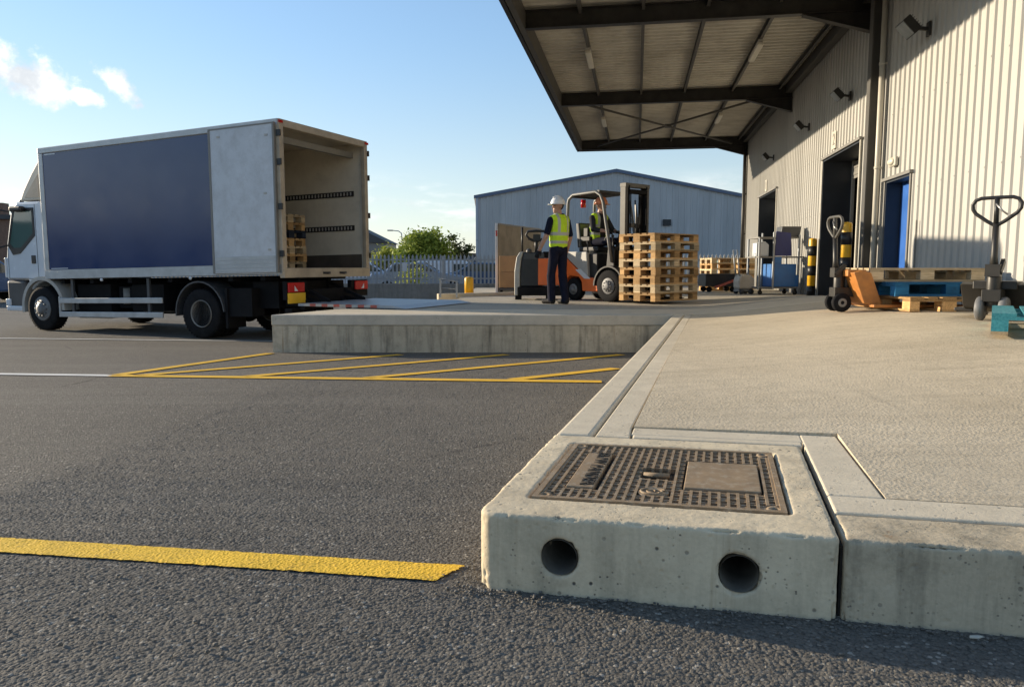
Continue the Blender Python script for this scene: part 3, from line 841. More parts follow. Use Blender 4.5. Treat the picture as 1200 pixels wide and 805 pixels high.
# steel column and pipes
sx = 12.35
mb = MB(); mb.b2(sx-.09, sx+.09, .036, .06, -.1, 4.9); mb.b2(sx-.012, sx+.012, .06, .2, -.1, 4.9); mb.b2(sx-.09, sx+.09, .2, .222, -.1, 4.9)
mb.b2(sx-.14, sx+.14, .034, .25, -.1, .19); mb.build('steel_column', M['steelbrown'], wh)
mb = MB(); mb.cyl((sx-.24, .10, .0), (sx-.24, .10, 4.9), .042, 14)
for z in (.6, 2.2, 3.8): mb.lathe([(.05, z-.02), (.05, z+.02)], (sx-.24, .10, 0), 'Z', 14); mb.b2(sx-.26, sx-.22, .03, .1, z-.015, z+.015)
mb.build('downpipe', M['pipegrey'], wh)
mb = MB(); mb.cyl((S1-.15, .12, -.3), (S1-.15, .12, 4.9), .06, 12)
for z in (.5, 1.8, 3.2): mb.b2(S1-.18, S1-.12, .03, .12, z-.02, z+.02)
mb.build('downpipe', M['blacksteel'], wh)
mb = MB(); mb.b2(10.45, 10.47, .034, .05, .17, 1.28); mb.build('conduit', M['trimgrey'], wh)
mb = MB(); mb.b2(12.35+.45, 12.35+.52, .034, .06, .1, 1.35); mb.build('conduit', M['trimgrey'], wh)

# goods inside
def tpt(s, t, z): return sW(s, t, z)
for (s, t, z, d, lab) in ((12.8, -2.2, 0.85, (.9, .9, .85), 'cardboard carton on the dim rack inside the large roller door, upper shelf'),
                          (12.8, -2.2, 1.95, (.95, .9, .75), 'cardboard carton on top of the dim rack inside the large roller door')):
    mb = MB(); mb.box((0, 0, 0), d); o = mb.build('carton', M['cardboard'], None, .01); o.location = tpt(s, t, z+d[2]/2-.37); o.rotation_euler[2] = TH
    tag(o, lab, 'carton')
e = empty('storage_rack', tpt(12.8, -2.2, .02), TH, 'dark storage rack inside the large roller door', 'rack')
mb = MB()
for a in (-.7, .7):
    for b in (-.55, .55): mb.b2(a-.04, a+.04, b-.04, b+.04, 0, 2.6)
mb.build('upright', M['black'], e)
for z in (.42, 1.52): mb = MB(); mb.b2(-.7, .7, -.5, .5, z-.06, z+.02); mb.build('shelf', M['black'], e)

# ------------------------------------------------------------------ the canopy
cn = empty('canopy', W0, TH, 'steel loading canopy with ribbed sheet roof over the dock', 'canopy')
C0, C1, TO = 7.0, 27.25, 6.0
BZ = 4.87
mb = MB()   # roof sheet, ribs across
z0 = 5.26; p = .22; s = C0; pr = []
while s < C1:
    for ds, dz in ((0, 0), (.09, 0), (.11, -.035), (.18, -.035), (.20, 0)):
        if s+ds <= C1: pr.append((s+ds, dz))
    s += p
n = len(pr)
vs = [(a, .02, z0+b) for a, b in pr]+[(a, TO+.1, z0+b) for a, b in pr]+[(a, .02, z0+.05) for a, b in pr]+[(a, TO+.1, z0+.05) for a, b in pr]
mb.add(vs, [(i, i+1, n+i+1, n+i) for i in range(n-1)]+[(2*n+i, 2*n+i+1, 3*n+i+1, 3*n+i) for i in range(n-1)])
mb.build('roof_sheet', M['sheet'], cn)
for s in (7.1, 13.0, 19.5, 27.1):
    mb = MB()
    mb.b2(s-.075, s+.075, .03, TO-.12, BZ, BZ+.016); mb.b2(s-.006, s+.006, .03, TO-.12, BZ+.016, BZ+.30); mb.b2(s-.075, s+.075, .03, TO-.12, BZ+.30, BZ+.315)
    mb.prism([(.03, BZ-.001), (1.15, BZ-.001), (.03, BZ-.34)], s-.007, s+.007, 'X')
    mb.bar((s, .03, BZ-.33), (s, 1.15, BZ-.012), .15, .016)
    mb.build('cantilever_beam', M['blacksteel'], cn)
for t in (.35, 1.5, 2.7, 3.8, 4.9):
    mb = MB(); mb.b2(C0, C1-.05, t-.03, t+.03, z0-.075, z0-.04); mb.b2(C0, C1-.05, t-.03, t-.025, z0-.16, z0-.075); mb.b2(C0, C1-.05, t-.03, t+.03, z0-.165, z0-.16)
    mb.build('purlin', M['steelbrown'], cn)
mb = MB(); mb.b2(C0, C1, .04, .2, z0-.26, z0-.04); mb.build('wall_beam', M['steelbrown'], cn)
mb = MB(); mb.b2(C0-.1, C1, TO-.12, TO-.02, BZ-.02, BZ+.33); mb.build('edge_beam', M['steelbrown'], cn)
mb = MB(); mb.b2(C0-.1, C1+.06, TO+.08, TO+.10, BZ+.02, z0+.16)
mb.prism([(TO+.08, BZ+.02), (TO+.02, BZ+.02), (TO+.02, BZ+.035), (TO+.08, BZ+.035)], C0-.1, C1+.06, 'X')
s = C0+.3
while s < C1: mb.b2(s-.02, s+.02, TO-.02, TO+.08, BZ+.05, BZ+.12); s += 1.6
mb.b2(C1+.02, C1+.06, .06, TO+.08, BZ-.02, z0+.16)
mb.build('fascia', M['blacksteel'], cn)
mb = MB(); mb.b2(C0-.1, C1+.08, TO+.102, TO+.115, z0+.06, z0+.19); mb.b2(C0-.1, C1+.08, TO+.0, TO+.11, z0+.17, z0+.19); mb.build('edge_flashing', M['galv'], cn)
for a, b in (((19.7, 5.3), (26.9, .6)), ((19.7, .6), (26.9, 5.3))):
    mb = MB(); zz = BZ+.08 if a[1] > 3 else BZ+.11
    mb.tube([(a[0], a[1], zz), (b[0], b[1], zz)], .032, 8); mb.build('cross_brace', M['steelbrown'], cn)
mb = MB(); mb.b2(23.2, 23.4, 2.85, 3.05, BZ+.05, BZ+.14); mb.build('brace_plate', M['steelbrown'], cn)
def batten(s, t, label):
    e = empty('batten_light', sW(s, t, z0-.165), TH, label, 'strip light', 'strip lights under the canopy')
    mb = MB(); mb.b2(-.64, .64, -.05, .05, -.04, 0); mb.build('housing', M['greypaint'], e, .006)
    mb = MB(); mb.b2(-.62, .62, -.065, .065, -.11, -.04); mb.build('diffuser', M['diffuser'], e, .025, 3)
batten(15.7, 4.9, 'strip light near the open edge of the canopy in the nearer bay')
batten(15.7, 1.5, 'strip light near the warehouse wall in the nearer canopy bay')
batten(22.7, 4.9, 'strip light near the open edge of the canopy in the farther bay')
batten(22.7, 1.5, 'strip light near the warehouse wall in the farther canopy bay')

# ------------------------------------------------------------------ pallets
def make_pallet(wood, label, blocks=None, base=None):
    root = empty('pallet', (0, 0, 0), 0, label, 'pallet')
    bl = blocks or wood
    L, Wd = 1.2, .8
    yb = [(-.4, -.255), (-.2175, -.1175), (-.0725, .0725), (.1175, .2175), (.255, .4)]
    mb = MB()
    for a, b in yb: mb.b2(-.6, .6, a+random.uniform(0, .004), b, .122, .144)
    for x in (-.6, -.0725, .455): mb.b2(x, x+.145, -.398, .398, .1, .1215)
    mb.build('deck', wood, root)
    for x in (-.6, -.0725, .455):
        for y, w in ((-.4, .1), (-.0725, .145), (.3, .1)):
            b = MB(); b.b2(x+.001, x+.144, y+.001, y+w-.001, .0222, .0998); b.build('block', bl, root)
    for y, w in ((-.4, .1), (-.0725, .145), (.3, .1)):
        b = MB(); b.b2(-.599, .599, y, y+w, 0, .022); b.build('base_board', base or wood, root)
    return root
pw = make_pallet(M['wood'], 'x'); used = [False]
protos = {'wood': pw, 'pale': make_pallet(M['woodpale'], 'x'), 'blue': make_pallet(M['woodblue'], 'x'), 'teal': make_pallet(M['woodteal'], 'x', None, M['woodpale']), 'dark': make_pallet(M['wooddark'], 'x')}
taken = set()
def pallet(kind, x, y, z, rz, label, group=None, j=.012):
    if kind in taken: o = copy_tree(protos[kind])
    else: o = protos[kind]; taken.add(kind)
    o.location = (x+random.uniform(-j, j), y+random.uniform(-j, j), z); o.rotation_euler = (0, 0, rz+random.uniform(-j, j)*1.2)
    o['label'] = label
    if group: o['group'] = group
    elif 'group' in o: del o['group']
    return o
ORD = ['bottom', 'second from the bottom', 'third from the bottom', 'fourth from the bottom', 'fifth from the bottom', 'sixth from the bottom', 'seventh from the bottom', 'topmost']
random.seed(11)
for i in range(8):
    pallet('wood' if i in (0, 2, 3, 5, 7) else 'pale', 2.613, 13.19, .052+i*.1445, R(40), 'wooden pallet on the forklift forks, %s of its stack of eight' % ORD[i], 'pallets on the forklift')
for i in range(6):
    pallet('pale' if i % 2 else 'wood', 5.78, 20.0, i*.1445, R(8), 'wooden pallet %s in the far stack of six beside the blue cart' % (ORD[i] if i < 5 else 'topmost'), 'pallets stacked beside the blue cart')

# right-hand stack by the blue door
zr = .197
pallet('wood', 4.36, 7.98, zr, R(91), 'bare wooden pallet lying on the dock under the blue pallet', None, 0)
pallet('blue', 4.52, 8.01, zr+.1445, R(1.5), 'blue painted pallet between two bare wooden ones near the blue door', None, 0)
pallet('pale', 4.40, 8.24, zr+.289, R(-1.5), 'pale wooden pallet on top of the blue pallet near the blue door', None, 0)
def teal():
    # near corner at (4.03,6.2)
    rz = R(57); u_, v_ = Vector((math.cos(rz), math.sin(rz))), Vector((-math.sin(rz), math.cos(rz)))
    q = Vector((3.25, 5.0)) + u_*.6 - v_*.4; x, y = q.x, q.y
    zt = rise(3.7, 5.3)-.024
    pallet('teal', x, y, zt+.024, rz, 'teal painted pallet in front of the nearer pallet truck', None, 0)
# ------------------------------------------------------------------ wheels
def wheel(parent, x, y, r, w, out, rim=.58, mat_rim=None, style='steel', z=None):
    """axle along local y; out=+1 when the outer face looks to +y"""
    z = r if z is None else z
    root = MB()
    prof = [(r*rim, -w/2*.8), (r*.93, -w/2), (r*.985, -w/2*.78), (r, -w/2*.5), (r, w/2*.5), (r*.985, w/2*.78), (r*.93, w/2), (r*rim, w/2*.8)]
    root.lathe(prof, (x, y, z), 'Y', 40)
    for k in range(40):        # tread blocks
        a = 2*math.pi*k/40
        for sgn in (-1, 1):
            c = (x+math.sin(a)*(r-.001), y+sgn*w*.3, z+math.cos(a)*(r-.001))
            if z+math.cos(a)*(r-.001) < .012: continue
            root.box(c, (.02*r/.43, w*.25, .012), M=Matrix.Rotation(a, 3, 'Y'))
    t = root.build('wheel', M['rubber'], parent)
    rm = MB(); h = w/2*out
    if style == 'front':
        prof = [(r*rim, h*.8), (r*rim*.97, h*.95), (r*rim*.86, h*.9), (r*rim*.75, h*1.0), (r*rim*.45, h*1.08), (r*rim*.42, h*1.35), (r*rim*.2, h*1.4), (0, h*1.4)]
    else:
        prof = [(r*rim, h*.8), (r*rim*.97, h*.95), (r*rim*.9, h*.75), (r*rim*.82, h*.1), (r*rim*.5, -h*.1), (r*rim*.42, h*.25), (r*rim*.3, h*.5), (0, h*.5)]
    rm.lathe(prof, (x, y, z), 'Y', 32)
    for k in range(10):
        a = 2*math.pi*k/10
        rr = r*rim*(.60 if style == 'front' else .5); yy = y+(h*1.06 if style == 'front' else h*.0)
        rm.cyl((x+rr*math.cos(a), yy, z+rr*math.sin(a)), (x+rr*math.cos(a), yy+out*.025, z+rr*math.sin(a)), .016*r/.43, 6)
    rm.build('rim', mat_rim or M['greypaint'], t)
    hb = MB()
    if style == 'steel':
        for k in range(5):
            a = 2*math.pi*k/5+.3; rr = r*rim*.68
            hb.cyl((x+rr*math.cos(a), y+h*.02, z+rr*math.sin(a)), (x+rr*math.cos(a), y+h*.11+out*.004, z+rr*math.sin(a)), .045*r/.43, 10)
        hb.build('vent_hole', M['black'], t)
    return t

# ------------------------------------------------------------------ the truck
def truck():
    zgd = -.600
    root = empty('box_truck', (-3.232, 13.10, zgd), R(156.55), 'white box truck with plain blue side panel and rear door open at the dock', 'truck')
    k_ = .020
    def sh(x, y, z): return (x, y, z - k_*x)        # nose-down rake of the body
    L, W, ZB, ZT = 5.72, 1.2, 1.12, 3.58
    def B(mb, name, mat, parent=root, bevel=0, seg=2): mb.xf(sh); return mb.build(name, mat, parent, bevel, seg)
    # ---- cargo body
    mb = MB(); mb.b2(.05, L-.02, -W+.02, W-.02, ZB, ZB+.10); B(mb, 'cargo_floor', M['plyfloor'])
    body = MB()
    body.b2(.06, L, W-.045, W-.012, ZB+.1, ZT-.05); body.b2(.06, L, -W+.012, -W+.045, ZB+.1, ZT-.05)
    body.b2(L-.04, L, -W+.045, W-.045, ZB+.1, ZT-.05)
    cb = B(body, 'cargo_box', M['cream'])
    mb = MB(); mb.b2(.02, L+.01, -W, W, ZT-.045, ZT-.005); B(mb, 'roof', M['cream'], cb, .01)
    for y in (1, -1):
        mb = MB(); mb.b2(1.43, L-.10, y*(W-.012), y*(W-.004), ZB+.17, ZT-.115); B(mb, 'side_panel', M['bluepanel'], cb)
        mb = MB(); mb.b2(.0, L+.02, y*(W-.012), y*(W+.012), ZB, ZB+.165)
        x = .1
        while x < L: mb.b2(x-.008, x+.008, y*(W+.010), y*(W+.016), ZB+.12, ZB+.136); x += .22
        B(mb, 'bottom_rail', M['alu'], cb, .006)
        mb = MB(); mb.b2(.0, L+.02, y*(W-.012), y*(W+.014), ZT-.11, ZT); B(mb, 'top_rail', M['alu'], cb, .02, 3)
        mb = MB(); mb.b2(L-.10, L+.02, y*(W-.012), y*(W+.01), ZB+.165, ZT-.11); B(mb, 'corner_post', M['alu'], cb, .015)
        mb = MB(); mb.b2(L-.45, L-.15, y*(W-.003), y*(W-.001), ZT-.145, ZT-.125); mb.b2(L-.62, L-.15, y*(W-.003), y*(W-.001), ZB+.185, ZB+.2); B(mb, 'edge_tape', M['white'], cb)
        # lash rails inside
        for z in (1.98, 2.62):
            mb = MB(); mb.b2(.25, L-.3, y*(W-.047), y*(W-.062), z-.05, z+.05); x = .3
            while x < L-.4: mb.b2(x, x+.028, y*(W-.061), y*(W-.066), z-.03, z+.03, 1); x += .075
            B(mb, 'lash_rail', [M['black'], M['greypaint']], cb)
        mb = MB(); mb.b2(.1, L-.1, y*(W-.046), y*(W-.058), ZB+.1, ZB+.36); B(mb, 'kick_board', M['plyfloor'], cb)
    # rear frame
    fr = MB()
    for y in (1, -1): fr.b2(-.03, .05, y*(W-.09), y*(W+.012), ZB+.0, ZT-.005)
    fr.b2(-.03, .05, -W+.09, W-.09, ZT-.12, ZT-.005)
    rf = B(fr, 'rear_frame', M['tan'], root, .008)
    mb = MB(); mb.b2(-.045, .05, -W+.0, W-.0, ZB-.06, ZB+.10); B(mb, 'rear_sill', M['tan'], rf, .006)
    for y in (.12, -.35):
        mb = MB(); mb.b2(-.052, -.045, y-.1, y+.1, ZB-.005, ZB+.035); mb.tube([(-.055, y-.09, ZB+.015), (-.075, y, ZB), (-.055, y+.09, ZB+.015)], .012, 6); B(mb, 'recess_handle', M['black'], rf)
    mb = MB(); mb.b2(.25, .33, -W+.05, W-.05, ZT-.30, ZT-.20); B(mb, 'header_rail', M['trimgrey'], rf)
    for y in (1, -1):
        mb = MB(); mb.b2(-.045, -.03, y*(W-.02)-.05, y*(W-.02)+.05, ZT-.07, ZT-.03); B(mb, 'marker_light', M['red'], rf)
        for z in (1.45, 2.2, 2.9, 3.35): mb = MB(); mb.b2(-.06, .02, y*(W+.004), y*(W+.03), z-.05, z+.05); B(mb, 'hinge', M['black'], rf)
    # doors folded back on both sides
    for y in (1, -1):
        mb = MB(); mb.b2(.06, 1.40, y*(W+.022), y*(W+.052), ZB+.03, ZT-.06); dr = B(mb, 'rear_door', M['doorwhite'], root, .008)
        mb = MB()
        mb.b2(.06, 1.40, y*(W+.052), y*(W+.056), ZT-.085, ZT-.06); mb.b2(.04, .075, y*(W+.022), y*(W+.060), ZB+.03, ZT-.06); mb.b2(1.38, 1.42, y*(W+.022), y*(W+.060), ZB+.03, ZT-.06)
        B(mb, 'door_edge', M['trimgrey'] if y > 0 else M['black'], dr)
        mb = MB()
        for q in range(4): mb.b2(.08, 1.37, y*(W+.053), y*(W+.058), ZB+.05+.065*q, ZB+.108+.065*q)
        B(mb, 'kick_strip', M['alu'], dr)
        for (a, b) in ((.2, ZT-.25), (1.2, ZT-.2), (.25, ZB+1.3), (.2, ZB+.4)): mb = MB(); mb.b2(a-.03, a+.03, y*(W+.053), y*(W+.06), b-.015, b+.015); B(mb, 'rivet_plate', M['greypaint'], dr)
    # ---- chassis and running gear
    mb = MB()
    for y in (.42, -.42): mb.b2(.3, 6.6, y-.04, y+.04, .78, 1.04)
    for x in (.5, 1.2, 2.6, 3.6, 4.6, 5.4): mb.b2(x-.05, x+.05, -1.1, 1.1, 1.02, 1.10)
    mb.b2(.35, .9, -.9, .9, .55, 1.0); mb.b2(2.75, 3.9, -1.0, -.45, .45, 1.0); mb.b2(2.9, 3.7, .46, .98, .50, .98)
    mb.b2(4.3, 5.2, .46, .95, .36, 1.0); mb.b2(4.2, 5.2, -.9, -.46, .36, 1.0); mb.b2(3.8, 4.2, .5, .85, .55, .95)
    mb.cyl((1.86, -.9, .43), (1.86, .9, .43), .09, 12); mb.cyl((5.94, -.9, .43), (5.94, .9, .43), .08, 12)
    mb.b2(2.0, 5.6, -.25, .25, .55, .8); mb.ball((1.86, 0, .45), .2, 8)
    B(mb, 'chassis', M['chassis'], root)
    mb = MB(); mb.cyl((2.95, .72, .62), (3.65, .72, .62), .16, 16); mb.cyl((4.0, .8, .62), (4.0, .8, .92), .1, 14); B(mb, 'air_tank', M['trimgrey'])
    for y in (1, -1):
        g = MB(); yy = y*(W-.03)
        for z in (.44, .70): g.b2(2.72, 5.42, yy-.015, yy+.015, z-.05, z+.05)
        g.b2(5.40, 5.44, yy-.02, yy+.02, .39, .78)
        sg = B(g, 'side_guard', M['alu'], root, .008)
        for x in (3.1, 5.1): mb = MB(); mb.b2(x-.03, x+.03, yy-.05*y-.02, yy-.05*y+.02, .45, 1.1); B(mb, 'guard_post', M['rubgrey'], sg)
        for x, st in ((1.86, 'steel'), (5.94, 'front')):
            wheel(root, x, y*(1.02 if x < 3 else 1.05), .43, .27, y, .56, M['rimgrey'] if st == 'front' else M['trimgrey'], st)
            if x < 3: wheel(root, x, y*.70, .43, .26, -y, .56, M['trimgrey'], 'steel')
        # mudguard
        arc = [(1.86+.54*math.cos(R(a)), .43+.54*math.sin(R(a))) for a in range(-5, 186, 12)]
        m2 = MB()
        for (a, b) in zip(arc, arc[1:]): m2.bar((a[0], y*.98, a[1]), (b[0], y*.98, b[1]), .42, .025, up=(0, 1, 0)) if False else m2.prism([(a[0], a[1]), (b[0], b[1]), (1.86+(b[0]-1.86)*1.05, .43+(b[1]-.43)*1.05), (1.86+(a[0]-1.86)*1.05, .43+(a[1]-.43)*1.05)], y*.72, y*1.17, 'Y')
        m2.build('mudguard', M['rubgrey'], root)
        mb = MB(); mb.b2(1.25, 1.30, y*.72, y*1.14, .22, .9); mb.b2(.75, 1.25, y*.80, y*1.1, .42, .9); B(mb, 'mud_flap', M['chassis'])
        # rear lights
        lb = MB(); lb.b2(-.02, .06, y*.62, y*1.14, .70, 1.0); lo = B(lb, 'light_bracket', M['chassis'], root)
        mb = MB(); mb.b2(-.05, -.02, y*.72, y*1.12, .82, .98); B(mb, 'tail_light', M['red'], lo, .01)
        mb = MB(); mb.prism([(y*.98, .84), (y*.90, .84), (y*.98, .93)], -.056, -.051, 'X'); B(mb, 'reverse_lens', M['white'], lo)
        if y > 0: mb = MB(); mb.b2(-.045, -.02, .70, 1.12, .64, .81); B(mb, 'number_plate', M['yplate'], lo)
        mb = MB(); mb.cyl((2.0, y*(W-.01), ZB-.035), (2.0, y*(W+.012), ZB-.035), .03, 10); mb.cyl((4.2, y*(W-.01), ZB-.035), (4.2, y*(W+.012), ZB-.035), .03, 10); B(mb, 'marker_lamp', M['white'], root)
    # ---- tail lift
    tl = MB()
    tl.prism([(-.28, .612), (-2.05, .612), (-2.3, .606), (-2.3, .612), (-2.05, .652), (-.28, .652)], -1.0, 1.18, 'Y')
    tlo = tl.build('tail_lift', M['galv'], root)
    mb = MB()
    for y in (.55, -.45):
        mb.bar((.3, y, .72), (-.45, y, .60), .07, .10); mb.bar((.3, y, .95), (-.42, y, .66), .06, .06); mb.bar((.15, y+.12, .80), (-.2, y+.12, .50), .08, .08)
    mb.b2(-.02, .3, -.8, .8, .58, .86); mb.b2(-.35, -.26, -.95, 1.1, .55, .65); mb.b2(-.12, .02, .7, 1.15, .42, .56)
    mb.build('lift_arm', M['chassis'], tlo)
    es = MB()
    for q in range(12): es.b2(-.40-.115*q, -.40-.115*(q+1), 1.181, 1.186, .614, .6545, q % 2); es.b2(-.40-.115*q, -.40-.115*(q+1), 1.10, 1.186, .6525, .6545, q % 2)
    es.build('warning_strip', [M['greypaint'], M['pinkred']], tlo)
    # ---- cab
    CX0, CX1 = 5.86, 7.06
    prof = [(CX0, .95), (CX0, 2.42), (CX0+.12, 2.50), (6.62, 2.50), (6.78, 2.42), (7.00, 1.70), (7.06, 1.30), (7.06, .62), (6.50, .62), (6.50, .80)]
    for a in range(0, 181, 15):
        pass
    arch = [(5.94+.52*math.cos(R(a)), .43+.52*math.sin(R(a))) for a in range(20, 100, 10)]
    prof = [(CX0, 1.05), (CX0, 2.42), (CX0+.12, 2.50), (6.62, 2.50), (6.80, 2.40), (7.00, 1.70), (7.06, 1.30), (7.06, .98), (6.42, .98)] + [p_ for p_ in arch if p_[1] > .72 and p_[0] > 5.9][:6]
    mb = MB(); mb.prism(prof, -1.10, 1.10, 'Y'); cab = mb.build('cab', M['cabwhite'], root, .05, 3)
    mb = MB(); mb.prism([(6.815, 2.36), (7.003, 1.68), (7.02, 1.68), (6.835, 2.36)], -1.0, 1.0, 'Y'); mb.build('windscreen', M['glass'], cab, .004)
    mb = MB(); mb.prism([(6.74, 2.44), (6.95, 2.30), (6.97, 2.33), (6.76, 2.48)], -1.0, 1.0, 'Y'); mb.build('sun_visor', M['rubgrey'], cab, .004)
    for y in (1, -1):
        w = MB(); w.prism([(6.16, 2.33), (6.70, 2.33), (6.885, 1.70), (6.78, 1.60), (6.55, 1.60), (6.16, 1.88)], y*1.099, y*1.108, 'Y'); wo = w.build('door_window', M['windowglass'], cab, .003)
        w = MB()
        oz = [(6.12, 2.38), (6.73, 2.38), (6.94, 1.66), (6.80, 1.47), (6.58, 1.50), (6.12, 1.84)]; iz = [(6.17, 2.32), (6.69, 2.32), (6.875, 1.70), (6.77, 1.61), (6.55, 1.61), (6.17, 1.89)]
        for i in range(6):
            j = (i+1) % 6; w.prism([oz[i], oz[j], iz[j], iz[i]], y*1.098, y*1.114, 'Y')
        w.build('window_trim', M['black'], wo)
        w = MB(); w.b2(6.08, 6.09, y*1.10, y*1.103, 1.0, 2.44); w.b2(6.96, 6.97, y*1.10, y*1.103, 1.0, 1.6); w.b2(6.09, 6.96, y*1.10, y*1.103, 1.0, 1.01); w.build('door_seam', M['rubgrey'], cab)
        w = MB(); w.b2(6.14, 6.26, y*1.099, y*1.115, 1.30, 1.46); w.build('door_handle', M['black'], cab, .02)
        # bumper corner, step and lamp
        w = MB(); w.b2(6.55, 7.09, y*.2, y*1.09, .36, .97); b_ = w.build('bumper', M['rubgrey'], cab, .05, 3)
        w = MB(); w.b2(6.60, 7.115, y*.55, y*1.115, .36, .46); w.b2(6.98, 7.12, y*.5, y*1.118, .46, .60); w.build('bumper_edge', M['cabwhite'], b_, .02)
        w = MB(); w.b2(7.05, 7.11, y*.62, y*1.06, .72, .92); w.build('headlight', M['windowglass'], b_, .02)
        w = MB(); w.b2(7.045, 7.085, y*1.04, y*1.112, 1.02, 1.42); w.build('air_deflector', M['cabwhite'], cab, .015)
        # front wheel arch
        arc = [(5.94+.55*math.cos(R(a)), .43+.55*math.sin(R(a))) for a in range(-8, 186, 10)]
        m2 = MB()
        for (a, b) in zip(arc, arc[1:]):
            m2.prism([a, b, (5.94+(b[0]-5.94)*1.13, .43+(b[1]-.43)*1.13), (5.94+(a[0]-5.94)*1.13, .43+(a[1]-.43)*1.13)], y*.85, y*1.16, 'Y')
        m2.build('wheel_arch', M['greypaint'] if y > 0 else M['rubgrey'], cab)
        # mirrors
        m3 = MB(); m3.tube([(6.86, y*1.1, 2.32), (7.02, y*1.22, 2.36), (7.25, y*1.30, 2.33)], .018, 6); m3.tube([(6.95, y*1.1, 1.66), (7.05, y*1.2, 1.62), (7.25, y*1.3, 1.60)], .018, 6); mo = m3.build('mirror_arm', M['black'], cab)
        m3 = MB(); m3.b2(7.20, 7.30, y*1.20, y*1.42, 1.72, 2.22); m3.build('mirror', M['black'], mo, .03)
        m3 = MB(); m3.box((6.52, y*1.16, 2.36), (.34, .12, .10)); m3.build('kerb_mirror', M['black'], mo, .03)
    mb = MB(); mb.b2(6.05, 6.45, -.8, .8, .45, .98); mb.build('engine_bay', M['chassis'], cab)
    mb = MB(); mb.cyl((6.60, 1.0, 2.50), (6.60, 1.0, 2.545), .04, 10); mb.cyl((6.60, -1.0, 2.50), (6.60, -1.0, 2.545), .04, 10); mb.build('roof_marker', M['black'], cab)
    mb = MB()   # wind deflector
    mb.prism([(5.80, 2.52), (6.60, 2.52), (6.50, 2.74), (6.30, 3.04), (6.08, 3.32), (5.94, 3.42), (5.82, 3.3)], -1.05, 1.05, 'Y')
    mb.xf(lambda x, y, z: (x, y*(1-.10*(z-2.52)), z)); wd = mb.build('wind_deflector', M['cream'], cab, .04, 3)
    mb = MB(); mb.prism([(6.0, 2.58), (6.44, 2.58), (6.08, 3.02)], 1.03, 1.054, 'Y'); mb.xf(lambda x, y, z: (x, y*(1-.10*(z-2.52))+.003, z)); mb.build('side_vent', M['tan'], wd)
    return root
TR = truck()
# pallets inside the truck
tm = Matrix.Translation(Vector((-3.232, 13.10, -.6))) @ Matrix.Rotation(R(156.55), 4, 'Z')
for i in range(7):
    q = tm @ Vector((1.62, -.27, 1.12+.10-.032+.001+i*.1445))
    pallet('dark' if i == 4 else ('wood' if i % 2 else 'pale'), q.x, q.y, q.z, R(156.55),
           ('dark blue pallet fifth in the stack inside the truck' if i == 4 else 'wooden pallet inside the truck, %s of its stack of seven' % (ORD[i] if i < 6 else 'topmost')), 'pallets inside the truck')
teal()

# ------------------------------------------------------------------ hand pallet trucks
def pallet_jack(x, y, z, rz, fork, tiller, wheelm, label, h=1.13, lean=.10, fh=.42, fl=1.):
    r = empty('pallet_jack', (x, y, z), rz, label, 'pallet truck')
    mb = MB()      # fork frame (local +x along the forks)
    for s in (-1, 1):
        mb.prism([(.16, .06), (.30, .06), (1.22*fl, .06), (1.30*fl, .045), (1.30*fl, .06), (1.22*fl, .085), (.30, .09), (.16, .09)], s*.27-.075, s*.27+.075, 'Y')
    mb.prism([(.10, .10), (.22, .06), (.30, .06), (.16, fh), (.06, fh+.02), (-.02, fh)], -.26, .26, 'Y')
    mb.b2(-.04, .16, -.16, .16, fh-.04, fh+.03)
    fo = mb.build('fork_frame', fork, r, .008)
    mb = MB(); mb.b2(.255, .30, -.20, -.12, .20, .34); mb.xf(lambda a, b, c: (a-.04*0, b, c)); 
    mb = MB(); mb.prism([(-.262, .12), (.262, .12), (.2, fh-.05), (-.2, fh-.05)], .17, .19, 'X'); mb.build('frame_plate', fork, fo)
    for s in (-1, 1):
        mb = MB(); mb.cyl((1.12*fl, s*.27-.045, .04), (1.12*fl, s*.27+.045, .04), .04, 14); mb.build('load_wheel', M['rubgrey'], fo)
    mb = MB(); mb.cyl((-.06, 0, .12), (-.06, 0, .44), .055, 14); mb.b2(-.13, .10, -.07, .07, .16, .26); mb.cyl((.02, 0, .2), (.02, 0, .46), .035, 12); mb.bar((-.12, -.05, .40), (-.02, -.05, .50), .03, .05)
    pu = mb.build('pump', M['blacksteel'], r, .004)
    for s in (-1, 1):
        wv = MB(); wv.lathe([(.045, -.028), (.09, -.028), (.10, -.018), (.10, .018), (.09, .028), (.045, .028)], (-.06, s*.085, .10), 'Y', 24); wo = wv.build('wheel', wheelm[0], r)
        wv = MB(); wv.lathe([(.0, -.02), (.03, -.032), (.06, -.025), (.062, .025), (.03, .032), (0, .02)], (-.06, s*.085, .10), 'Y', 20); wv.build('rim', wheelm[1], wo)
    # tiller
    b = Vector((-.10, 0, .42)); tp = Vector((-.10-lean, 0, h-.20)); d = (tp-b).normalized()
    mb = MB(); mb.tube([b, b+d*.12, tp], [.036, .026, .024], 10); mb.box(b+d*.0, (.07, .11, .1)); ti = mb.build('tiller', tiller[0], r)
    up = d; lo = []
    for (a, c) in ((0, -.02), (.055, .02), (.13, .085), (.15, .12), (.155, .16), (.135, .195), (.10, .21), (0, .212), (-.10, .21), (-.135, .195), (-.155, .16), (-.15, .12), (-.13, .085), (-.055, .02)):
        lo.append(tp + Vector((0, a*1.12, 0)) + up*c)
    mb = MB(); mb.tube(lo, .0155, 10, closed=True); mb.cyl(tp, tp+up*.21, .020, 10); mb.build('handle_loop', tiller[1], ti)
    mb = MB(); mb.tube([tp+up*.16+Vector((-.02, 0, 0)), tp+up*.10+Vector((-.03, -.05, 0)), tp+up*.07+Vector((-.02, -.085, 0))], .008, 6); mb.build('release_lever', M['chrome'], ti)
    return r
